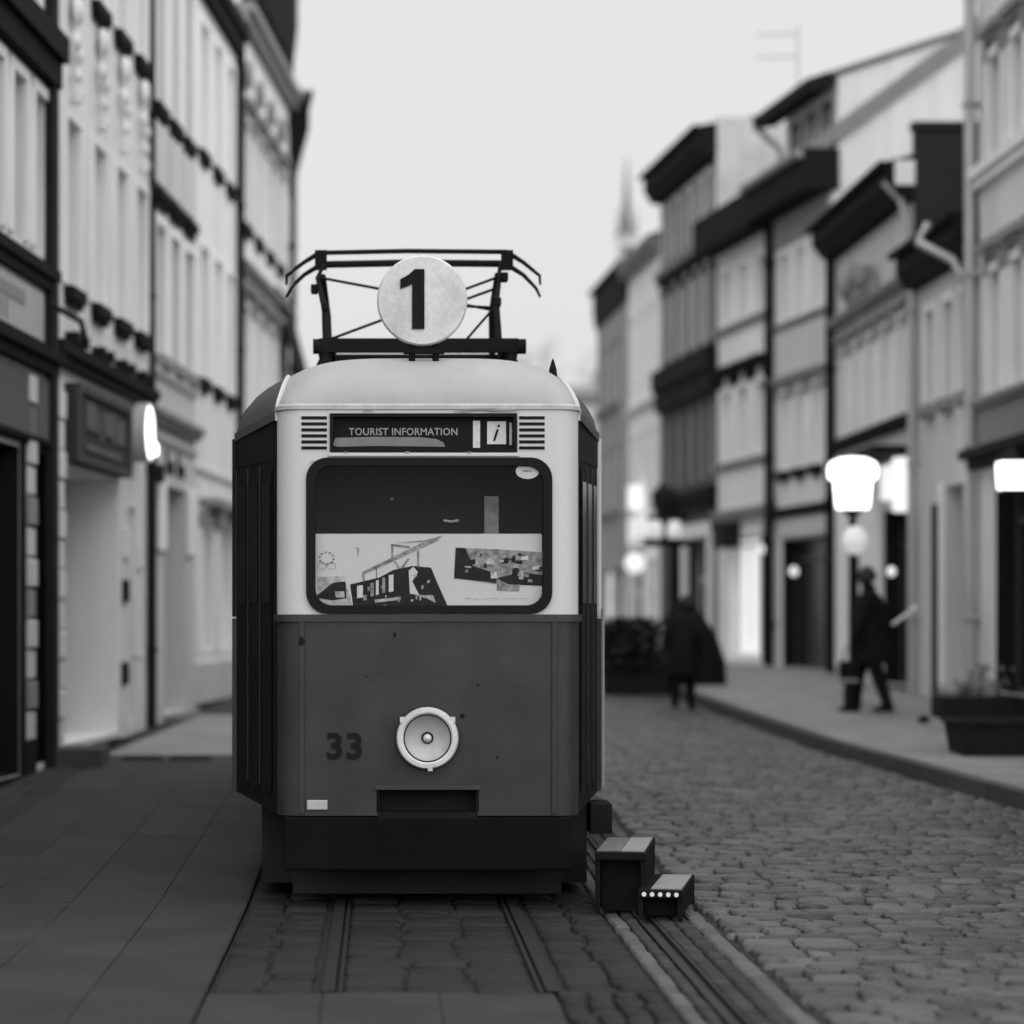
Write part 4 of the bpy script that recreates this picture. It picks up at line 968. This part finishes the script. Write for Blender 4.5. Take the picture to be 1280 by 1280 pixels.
# pantograph (collapsed half diamond), about two metres behind the front
pg = MB().box(-.68, .63, 1.9, 1.98, 3.44, 3.53).box(-.68, .63, 2.9, 2.98, 3.44, 3.53).box(-.66, -.58, 1.982, 2.898, 3.45, 3.52).box(.53, .61, 1.982, 2.898, 3.45, 3.52).build('pantograph', iron_dark, tram)
for x in (-.64, .58):
    for y_ in (1.95, 2.92): MB().lathe([(.05, 3.2), (.06, 3.28), (.04, 3.31), (.06, 3.36), (.04, 3.4), (.05, 3.45)], (x, y_, 0), n=10).build('insulator', iron_dark, pg, smooth=True)
for x, y0_, rr_ in ((-.64, 1.9, .05), (.6, 1.9, .05)): MB().lathe([(rr_, -.03), (rr_, .03)], (x-.05 if x < 0 else x+.05, 1.94, 3.48), 'x', 12).build('spring_drum', iron_dark, pg)
MB().box(-.55, .5, 2.2, 2.6, 3.3, 3.40).build('pantograph_tray', iron_dark, pg)
for pts, r_ in (([(-.63, 1.95, 3.5), (-.645, 2.1, 3.74), (-.70, 2.3, 3.98), (-.66, 2.4, 4.08)], [.028, .023, .015, .013]),
                ([(.50, 1.95, 3.5), (.49, 2.1, 3.80), (.52, 2.3, 3.96), (.53, 2.4, 4.09)], [.026, .022, .015, .013]),
                ([(-.63, 2.9, 3.5), (-.64, 2.75, 3.78), (-.67, 2.5, 4.02)], .022), ([(.50, 2.9, 3.5), (.49, 2.75, 3.8), (.52, 2.5, 4.03)], .022)):
    MB().tube(pts, r_, 8).build('lower_arm', iron_dark, pg, smooth=True)
for pts in ([(-.68, 2.3, 3.98), (.5, 2.15, 3.74)], [(.50, 2.3, 3.98), (-.62, 2.0, 3.53)], [(.5, 2.1, 3.78), (.28, 2.0, 3.52)], [(.53, 2.3, 3.92), (.2, 2.3, 3.80)], [(.5, 2.15, 3.76), (.1, 2.15, 3.78)]):
    MB().tube(pts, .0095, 6).build('brace_rod', iron_dark, pg)
for x, y_, z in ((-.645, 2.1, 3.76), (-.72, 2.28, 3.90), (.50, 2.1, 3.79), (.555, 2.28, 3.98)):
    MB().box(x-.024, x+.024, y_-.05, y_+.05, z-.03, z+.03).build('joint_bracket', iron_dark, pg, bevel=.01)
for z, r_, xo in ((4.165, .016, .69), (4.085, .024, .66)):
    MB().tube([(-.68, 2.42, z), (-.1, 2.42, z+.012), (.58, 2.42, z+.006)], r_, 8).build('collector_bar', iron_dark, pg)
for s0, x0, x1 in ((-1, -.68, -.91), (1, .58, .80)):
    for dz, l in ((0, 1.), (-.085, .97)):
        MB().tube([(x0, 2.42, 4.17+dz), (x0+(x1-x0)*.5, 2.42, 4.10+dz), (x1*l+.0, 2.42, 4.01+dz), (x1*1.005, 2.42, 3.95+dz)], [.018, .014, .011, .008], 8).build('collector_horn', iron_dark, pg, smooth=True)
    MB().box(x0-.04, x0+.04, 2.39, 2.45, 4.05, 4.18).build('collector_end', iron_dark, pg)
MB().lathe([(.028, 3.14), (.022, 3.19), (.004, 3.25)], (.76, .5, 0), n=8).build('roof_peg', iron_dark, tram)
MB().box(1.0, 1.13, YT-.3, YT+.1, .38, .56).build('door_hinge_block', iron_dark, tram)

# steps for visitors beside the right door
def boarding_step(loc, rz, w, l, h, plate, dots, label):
    root = empty('boarding_step', loc, label, 'step', rz, 'wooden steps beside the tram door')
    MB().box(0, w, 0, l, h-.045, h).build('step_body', wood_step, root, bevel=.006)
    for x in (.015, w-.015):
        for y in (.03, l-.03): MB().box(x-.014, x+.014, y-.014, y+.014, 0, h-.046).build('leg', wood_step, root)
    MB().box(.005, .025, .05, l-.05, .03, h-.047).build('side_panel', wood_step, root); MB().box(w-.025, w-.005, .05, l-.05, .03, h-.047).build('side_panel', wood_step, root)
    MB().box(.03, w-.03, .10, .12, .02, h-.047).build('riser_board', wood_step, root)
    MB().box(plate[0], plate[1], plate[2], plate[3], h+.001, h+.008).build('tread_plate', tread_metal, root)
    if plate[0] > .02 and not dots: MB().box(.01, plate[0]-.004, plate[2], plate[3], h+.001, h+.006).build('worn_tread', mat('worn_tread', .13, var=.5, scale=16), root)
    if dots:
        for k in range(5): MB().lathe([(.013, -.006), (.013, .002)], (.035+k*(w-.07)/4, 0, h-.022), 'y', 10).build('reflector_dot', frame_white, root)
boarding_step((1.22, 14.55, 0), R(-9), .29, 1.05, .36, (.15, .28, .04, .95), False, 'taller dark step box with a worn top beside the tram door')
boarding_step((1.44, 14.3, 0), R(-11), .25, .95, .17, (.07, .24, .06, .85), True, 'lower dark step with a pale tread and five white dots')

# ------------------------------------------------------------------ street furniture and lamps
def lantern(root, z, s, lit=lamp_lit):
    """classic tapered lantern of side s standing at height z of the root"""
    MB().lathe([(.30*s, z), (.33*s, z+.06*s), (.36*s, z+.4*s), (.37*s, z+.55*s)], n=8).build('lantern_glass', lit, root)
    MB().lathe([(.37*s, z+.555*s), (.47*s, z+.60*s), (.49*s, z+.78*s), (.44*s, z+.9*s), (.25*s, z+.985*s)], n=16).build('lantern_hood', lit, root, smooth=True)
    MB().lathe([(.2*s, z+.99*s), (.12*s, z+1.03*s), (.02*s, z+1.06*s)], n=8).build('finial', trim_grey, root)
    MB().lathe([(.14*s, z-.12*s), (.16*s, z-.05*s), (.31*s, z-.004)], n=8).build('lantern_base', black_paint, root)
r = empty('street_lamp', (6.13, 33.2, gz(33.2)+.13), 'brightly lit lantern on a dark post behind the walking person', 'street lamp')
lantern(r, 2.56, .67)
MB().lathe([(.12, 0), (.12, .25), (.07, .35), (.05, .6), (.045, 2.5)], n=10).build('post', iron_dark, r, smooth=True)
MB().lathe([(.02, 1.96), (.11, 2.0), (.165, 2.12), (.165, 2.18), (.11, 2.30), (.02, 2.34)], (-.0, -.16, 0), n=16).build('lower_globe', globe_lit, r, smooth=True)
MB().tube([(0, 0, 2.4), (0, -.16, 2.4), (0, -.16, 2.33)], .015, 6).build('globe_arm', iron_dark, r)
r = empty('wall_lamp', (7.42, 30.0, 0), 'small lit square lantern on the house at the right edge', 'wall lamp')
MB().prism([(-.15, 3.22), (.15, 3.22), (.17, 3.54), (-.17, 3.54)], -.15, .15).build('lantern_glass', lamp_lit, r, bevel=.01)
MB().lathe([(.25, 3.545), (.2, 3.6), (.03, 3.72)], n=4).build('lantern_hood', black_paint, r)
MB().box(-.16, .16, -.16, .16, 3.18, 3.215).tube([(0, 0, 3.18), (0, 0, 3.05), (.26, 0, 3.05)], .02, 6).build('bracket', black_paint, r)
# round light box on the left wall
a_ = math.atan2(1, .077)
r = empty('round_light_sign', (LX(29.95)+.02, 29.95, 0), 'round lit box sign on the wall of the left grey house', 'sign', a_)
MB().lathe([(.30, 0), (.345, -.02), (.345, -.20), (.33, -.205), (.32, -.18)], (0, 0, 4.0-.12), 'y', 32).build('casing', mat('casing_grey', .40, var=.08), r, smooth=True)
MB().lathe([(.32, -.181), (.318, -.192), (.22, -.196), (.001, -.197)], (0, 0, 3.88), 'y', 32).build('lit_face', lamp_lit, r, smooth=True)
MB().lathe([(.075, -.2), (.075, -.235), (.05, -.24)], (.27, 0, 3.70), 'y', 16).build('lit_badge', lamp_lit, r, smooth=True)
# globe lamps along the far right
for (x, y, z, rr_, lab) in ((7.25, 44.85, 2.55, .085, 'small lit globe hanging in front of the black shopfront'), (7.05, 47.2, 3.0, .075, 'tiny lit globe beside the bright striped shop window'), (5.85, 58.8, 3.0, .24, 'large lit globe on the far pale house'), (7.45, 37.3, 2.4, .07, 'tiny lit globe by the stucco house shop door')):
    r = empty('globe_lamp', (x, y, 0), lab, 'lamp', group='globe lamps on the right house fronts')
    MB().lathe([(.02, z-rr_), (rr_*.7, z-rr_*.7), (rr_, z), (rr_*.7, z+rr_*.7), (.02, z+rr_)], n=16).build('globe', sign_lit, r, smooth=True)
    MB().tube([(0, 0, z+rr_), (0, 0, z+rr_+.35), (.45, 0, z+rr_+.35)], .018, 6).build('bracket', iron_dark, r)
# far black lamp post with two lit lanterns
r = empty('street_lamp', (5.22, 45.3, gz(45)+.13), 'far black lamp post with two small lit lanterns on a crossbar', 'street lamp')
MB().lathe([(.16, 0), (.16, .5), (.11, .6), (.09, 2.8), (.06, 3.0)], n=10).build('post', iron_dark, r, smooth=True)
MB().box(-.55, .3, -.05, .05, 2.15, 2.28).box(-.5, .25, -.04, .04, 2.62, 2.7).build('crossbar', iron_dark, r)
for x in (-.36, -.02): MB().lathe([(.09, 2.29), (.13, 2.34), (.13, 2.5), (.08, 2.6)], (x, -.1, 0), n=10).build('lantern_glass', globe_lit, r, smooth=True)
MB().lathe([(.1, 2.75), (.2, 2.86), (.22, 3.1), (.12, 3.2), (.02, 3.3)], (-.2, 0, 0), n=8).build('lantern_hood', black_paint, r)

# leaf clusters
def leaves(n, bx, by, bz, size, seed):
    rnd = random.Random(seed); mb = MB()
    for k in range(n):
        u, v, w_ = rnd.gauss(0, .42), rnd.gauss(0, .42), rnd.random()
        p = Vector((u*bx*(1-.4*w_), v*by*(1-.4*w_), w_*bz)); d = Vector((rnd.uniform(-1, 1), rnd.uniform(-1, 1), rnd.uniform(-.3, 1))).normalized()*size*rnd.uniform(.6, 1.3)
        e = d.orthogonal().normalized()*size*.35
        mb.quad(p, p+d*.5+e, p+d, p+d*.5-e)
    return mb
# dark planting trough and sheeted stack in the road's far bend
r = empty('planter_trough', (3.82, 38.9, gz(39)), 'low dark trough of shrubs left of the far walking person', 'planter')
MB().box(-.42, .52, -.25, .3, 0, .42).box(-.45, .55, -.28, .33, .4, .46).build('trough', black_paint, r, bevel=.01)
leaves(2600, .62, .4, .66, .15, 3).build('foliage', leaf_dark, r, (-.02, 0, .40), fix=False)
r = empty('covered_stack', (4.9, 39.2, gz(39)+.03), 'tall stack under a black sheet right of the far walking person', 'covered stack')
mb = MB(); rows_ = []
for k, (z, hx, hy, ox) in enumerate(((0, .46, .45, -.06), (.12, .46, .44, -.06), (.45, .45, .4, -.09), (.8, .41, .32, -.16), (1.1, .31, .22, -.22), (1.32, .18, .12, -.27), (1.42, .03, .03, -.29))):
    for j in range(24):
        t = 2*math.pi*j/24; w_ = 1+.07*math.sin(5*t+k)*(1-z/1.4)+random.uniform(-.02, .02)
        c, s_ = math.cos(t), math.sin(t); e = .6
        mb.v.append((ox+hx*w_*math.copysign(abs(c)**e, c), hy*w_*math.copysign(abs(s_)**e, s_), z))
for k in range(6):
    for j in range(24): a, b = k*24+j, k*24+(j+1) % 24; mb.f.append((a, b, b+24, a+24))
mb.build('sheet', cloth_dark2, r, smooth=True)
r = empty('planter_tub', (5.62, 24.8, gz(24.8)+.11), 'square black planter tub on the right pavement at picture edge', 'planter')
mb = MB(); i = 0
mb.v = [(.05, 0, 0), (.80, 0, 0), (.80, .7, 0), (.05, .7, 0), (0, -.04, .34), (.86, -.04, .34), (.86, .74, .34), (0, .74, .34)]
mb.f = [(0, 3, 2, 1), (0, 1, 5, 4), (1, 2, 6, 5), (2, 3, 7, 6), (3, 0, 4, 7), (4, 5, 6, 7)]; mb.build('tub', black_paint, r, bevel=.012)
ring([(-.02, 0), (.88, 0), (.88, 1), (-.02, 1)], [(.04, .06), (.82, .06), (.82, .94), (.04, .94)], 0, .05)
MB().box(-.025, .885, -.065, -.02, .325, .375).box(-.025, .885, .72, .765, .325, .375).box(-.025, .02, -.02, .72, .325, .375).box(.84, .885, -.02, .72, .325, .375).build('rim', black_paint, r, bevel=.008)
MB().box(.01, .85, -.02, .72, .31, .35).build('soil', joint_grit, r)
r = empty('stone_planter', (6.72, 30.9, gz(31)+.13), 'low dark planter with pale rocks and plants by the right wall', 'planter')
MB().box(0, .95, -.25, .35, 0, .26).build('trough', black_paint, r, bevel=.02)
for k, (x, y_, z, q) in enumerate(((.18, 0, .32, .16), (.40, .05, .36, .2), (.28, -.1, .42, .12), (.62, 0, .33, .14))):
    bm = bmesh.new(); bmesh.ops.create_icosphere(bm, subdivisions=2, radius=q)
    for v in bm.verts: v.co *= random.uniform(.85, 1.12)
    me = bpy.data.meshes.new('rock'); bm.to_mesh(me); bm.free(); me.materials.append(stone_pale); o = bpy.data.objects.new('rock', me); col.objects.link(o); o.parent = r; o.location = (x, y_, z)
leaves(70, .4, .3, .34, .1, 8).build('foliage', leaf_grey, r, (.6, .05, .26), fix=False)
# doorstep blocks by the left shop
tag(MB().box(0, .55, 0, .8, 0, .2).build('stone_step', mat('step_dark', .06, var=.2), None, (-3.28, 25.1, gz(25.2)-.02), 0, bevel=.015), 'low dark stone step at the foot of the left shop', 'step')
bm = bmesh.new(); bmesh.ops.create_icosphere(bm, subdivisions=2, radius=.07)
for v in bm.verts: v.co *= random.uniform(.8, 1.15); v.co.z *= .7
me = bpy.data.meshes.new('loose_stone'); bm.to_mesh(me); bm.free(); me.materials.append(trim_dark); o = bpy.data.objects.new('loose_stone', me); col.objects.link(o); o.location = (6.35, 29.9, gz(29.9)+.17)
tag(o, 'small dark stone lying on the right pavement beside the planter tub', 'stone')

# ------------------------------------------------------------------ people
def skin_mesh(verts, edges, root=0, sub=2):
    me = bpy.data.meshes.new('tmp'); me.from_pydata([v[:3] for v in verts], edges, []); o = bpy.data.objects.new('tmp', me); col.objects.link(o)
    o.modifiers.new('s', 'SKIN'); 
    for k, v in enumerate(verts):
        sv_ = me.skin_vertices[0].data[k]; sv_.radius = (v[3], v[4] if len(v) > 4 else v[3]); sv_.use_root = (k == root)
    m2 = o.modifiers.new('d', 'SUBSURF'); m2.levels = m2.render_levels = sub
    dg = bpy.context.evaluated_depsgraph_get(); ev = o.evaluated_get(dg); out = bpy.data.meshes.new_from_object(ev)
    bpy.data.objects.remove(o); return out
def hand(w, d, side, s=1.):
    """finger chains from wrist w along d"""
    w = Vector(w); d = Vector(d).normalized(); x = d.cross(Vector((0, 1, 0))).normalized(); n = x.cross(d)
    V, E = [tuple(w)+(.022,), tuple(w+d*.05)+(.034, .02), tuple(w+d*.09)+(.036, .016)], [(0, 1), (1, 2)]
    for k, (o_, l) in enumerate(((-.03, .068), (-.01, .078), (.01, .072), (.03, .056))):
        i = len(V); b = w+d*.1+x*o_
        V += [tuple(b)+(.0095,), tuple(b+d*l*.5+n*.008)+(.009,), tuple(b+d*l*.85+n*.03)+(.008,)]; E += [(2, i), (i, i+1), (i+1, i+2)]
    i = len(V); b = w+d*.04+x*side*.035; V += [tuple(b)+(.011,), tuple(b+d*.03+x*side*.02+n*.02)+(.0095,), tuple(b+d*.055+x*side*.02+n*.035)+(.008,)]; E += [(1, i), (i, i+1), (i+1, i+2)]
    return V, E
def joined(name, meshes, m, parent):
    bm = bmesh.new()
    for me in meshes: bm.from_mesh(me)
    me = bpy.data.meshes.new(name); bm.to_mesh(me); bm.free(); me.materials.clear(); me.materials.append(m)
    for p in me.polygons: p.use_smooth = True
    for p in me.polygons: p.material_index = 0
    o = bpy.data.objects.new(name, me); col.objects.link(o); o.parent = parent; return o
def loft(rings, n=20, wob=.0):
    mb = MB()
    for k, (c, rx, ry) in enumerate(rings):
        for j in range(n):
            t = 2*math.pi*j/n; q = 1+wob*math.sin(4*t+k*.7); mb.v.append((c[0]+rx*q*math.cos(t), c[1]+ry*q*math.sin(t), c[2]))
    for k in range(len(rings)-1):
        for j in range(n): a, b = k*n+j, k*n+(j+1) % n; mb.f.append((a, b, b+n, a+n))
    mb.f.append(tuple(range(n))[::-1]); e = (len(rings)-1)*n; mb.f.append(tuple(e+j for j in range(n))); return mb
def person(loc, rz, H, label, stride, arms, coat_len, m_coat, lean=.0):
    """figure facing local -x, stride along x; arms: (elbow, hand) for the +y and -y sides, in fractions of H"""
    root = empty('person', loc, label, 'person', rz); h = H
    L_ = lambda x, y, z, *r_: (x*h, y*h, z*h)+tuple(q*h for q in r_)
    ln = lean
    V = [L_(0, 0, .52, .078, .07), L_(-.004-ln*.4, 0, .60, .068, .065), L_(-.006-ln*.8, 0, .72, .082, .062), L_(-.004-ln, 0, .805, .05, .05), L_(-.012-ln*1.2, 0, .85, .03), L_(-.022-ln*1.4, 0, .885, .046), L_(-.02-ln*1.5, 0, .93, .052, .046), L_(-.014-ln*1.5, 0, .975, .034)]
    E = [(k, k+1) for k in range(7)]
    for side, (kx, kz, fx, fz) in ((1, stride[0]), (-1, stride[1])):
        i = len(V); V += [L_(0, side*.048, .49, .055), L_(kx, side*.05, kz, .036), L_((kx+fx)/2+.005, side*.052, (kz+fz)/2+.02, .03), L_(fx, side*.054, fz, .022), L_(fx-.05, side*.058, fz-.018, .022, .016), L_(fx-.09, side*.06, fz-.02, .016, .012)]
        E += [(0, i)]+[(i+k, i+k+1) for k in range(5)]
    hands = []
    for side, (el, ha) in ((1, arms[0]), (-1, arms[1])):
        i = len(V); V += [L_(-ln, side*.10, .79, .036), L_(el[0], side*el[1], el[2], .027), L_(ha[0], side*ha[1], ha[2], .017)]; E += [(3, i), (i, i+1), (i+1, i+2)]
        w_ = Vector((ha[0]*h, side*ha[1]*h, ha[2]*h)); d_ = w_-Vector((el[0]*h, side*el[1]*h, el[2]*h)); hands.append(hand(w_-d_.normalized()*.02, d_, side))
    meshes = [skin_mesh(V, E)]
    for hv, he in hands: meshes.append(skin_mesh(hv, he, 0, 1))
    hx = -.02-ln*1.5
    body = joined('body', meshes, m_coat, root)
    # head: face, ears, nose
    face = MB()
    fr_ = []
    for k in range(9):
        t = k/8; zz = .862+.118*t; rr_ = .044*math.sin(math.pi*min(1, (t*.86+.1)))**.55
        fr_.append(((hx*h-.002*h, 0, zz*h), rr_*h*1.14+.003, rr_*h*.98+.003))
    fm_ = loft(fr_, 16)
    hd = fm_.build('head', skin, root, smooth=True)
    MB().lathe([(.002, -.03*h*0-.01), (.010*h, 0), (.004*h, .012*h)], ((hx-.052)*h, 0, .915*h), 'x', 8).build('nose', skin, hd, smooth=True)
    for s_ in (-1, 1):
        MB().lathe([(.004*h, -.004), (.014*h, 0), (.006*h, .006)], ((hx+.004)*h, s_*.044*h, .918*h), 'y', 8).build('ear', skin, hd, smooth=True)
        MB().lathe([(.001, -.002), (.006*h, 0), (.001, .003)], ((hx-.05)*h, s_*.018*h, .928*h), 'x', 8).build('eye', hair_dark, hd, smooth=True)
    MB().box((hx-.053)*h, (hx-.047)*h, -.014*h, .014*h, .886*h, .890*h).build('mouth', hair_dark, hd)
    # hair or cap
    hr = []
    for k in range(7):
        t = k/6; zz = .893+.104*t; rr_ = .054*math.sqrt(max(.02, 1-t**2.4)); hr.append((((hx+.003)*h, 0, zz*h), rr_*h*1.2, rr_*h*1.15))
    loft(hr, 16, .02).build('hair', hair_dark, root, smooth=True)
    # coat
    z0 = coat_len
    cr = [((.01*h, 0, z0*h), .145*h, .14*h), ((.008*h, 0, (z0+.08)*h), .14*h, .137*h), ((0-ln*.2*h, 0, .52*h), .122*h, .128*h), ((-ln*.4*h, 0, .61*h), .108*h, .12*h), ((-ln*.8*h, 0, .71*h), .105*h, .13*h), ((-ln*.95*h, 0, .775*h), .09*h, .128*h), ((-ln*h, 0, .81*h), .055*h, .085*h), ((-ln*1.15*h-.006*h, 0, .845*h), .045*h, .048*h), ((-ln*1.2*h-.006*h, 0, .872*h), .05*h, .052*h)]
    loft(cr, 20, .03).build('coat', m_coat, root, smooth=True)
    for side, (el, ha) in ((1, arms[0]), (-1, arms[1])):
        S0 = Vector((-ln*h, side*.098*h, .785*h)); E0 = Vector((el[0]*h, side*el[1]*h, el[2]*h)); H0 = Vector((ha[0]*h, side*ha[1]*h, ha[2]*h))
        MB().tube([S0+Vector((0, -side*.03*h, .012*h)), S0, (S0+E0)/2, E0, (E0+H0)/2, H0], [.04*h, .05*h, .043*h, .038*h, .034*h, .029*h], 10).build('sleeve', m_coat, root, smooth=True)
    for side, (kx, kz, fx, fz) in ((1, stride[0]), (-1, stride[1])):
        loft([(((fx-.03)*h, side*.056*h, (fz-.036)*h), .075*h, .026*h), (((fx-.03)*h, side*.056*h, (fz-.02)*h), .074*h, .027*h), (((fx-.012)*h, side*.056*h, (fz+.0)*h), .05*h, .026*h), ((fx*h, side*.054*h, (fz+.03)*h), .03*h, .028*h)], 14).build('shoe', iron_dark, root, smooth=True)
        MB().tube([(0, side*.048*h, .5*h), (kx*h, side*.05*h, kz*h), ((kx+fx)/2*h+.008, side*.052*h, (kz+fz)/2*h), (fx*h, side*.054*h, (fz+.005)*h)], [.062*h, .047*h, .042*h, .034*h], 10).build('trouser_leg', m_coat, root, smooth=True)
    return root, body
P1 = (6.1, 31.9, gz(31.9)+.13); H1 = 1.84
r, b_ = person(P1, R(-18), H1, 'person in a long dark coat striding left with a bag and pale folded paper', ((-.08, .27, -.115, .04), (.055, .27, .13, .045)), (((.05, .15, .63), (.10, .17, .60)), ((-.03, .15, .64), (-.08, .155, .50))), .33, cloth_dark)
hp = Vector((.10*H1, .17*H1, .60*H1))
def held(name, mb, m, label, cat, loc, rz):
    o = mb.build(name, m, None, loc, rz); return tag(o, label, cat)
rz1 = R(-18)
def w1(x, y, z): 
    c, s_ = math.cos(rz1), math.sin(rz1); return (P1[0]+x*c-y*s_, P1[1]+x*s_+y*c, P1[2]+z)
mb = MB().tube([(0, 0, 0), (.32, -.02, .24)], .021, 10); held('folded_paper', mb, frame_white, 'pale rolled paper held under the arm of the person in the long coat', 'paper', w1(.16*H1, -.06*H1, .595*H1), 0)
r = empty('carried_bag', w1(-.115*H1, -.155*H1, .20*H1), 'dark bag hanging from the hand of the person in the long coat', 'bag', rz1)
MB().prism([(-.11, 0), (.11, 0), (.13, .28), (-.13, .28)], -.05, .05).build('bag_body', cloth_dark2, r, bevel=.02)
MB().tube([(-.09, 0, .27), (-.05, 0, .44), (.02, 0, .47), (.06, 0, .43), (.09, 0, .27)], .009, 6).build('handle', iron_dark, r)
MB().box(-.115, .115, -.056, -.051, .02, .06).build('bag_stripe', trim_grey, r)
P2 = (4.10, 34.6, gz(34.6)); H2 = 1.58
person(P2, R(-110), H2, 'shorter person in black walking beside the dark covered stack', ((-.04, .27, -.05, .04), (.05, .27, .09, .06)), (((.02, .14, .64), (-.02, .14, .52)), ((-.02, .14, .64), (-.06, .13, .53))), .30, cloth_dark2, .09)
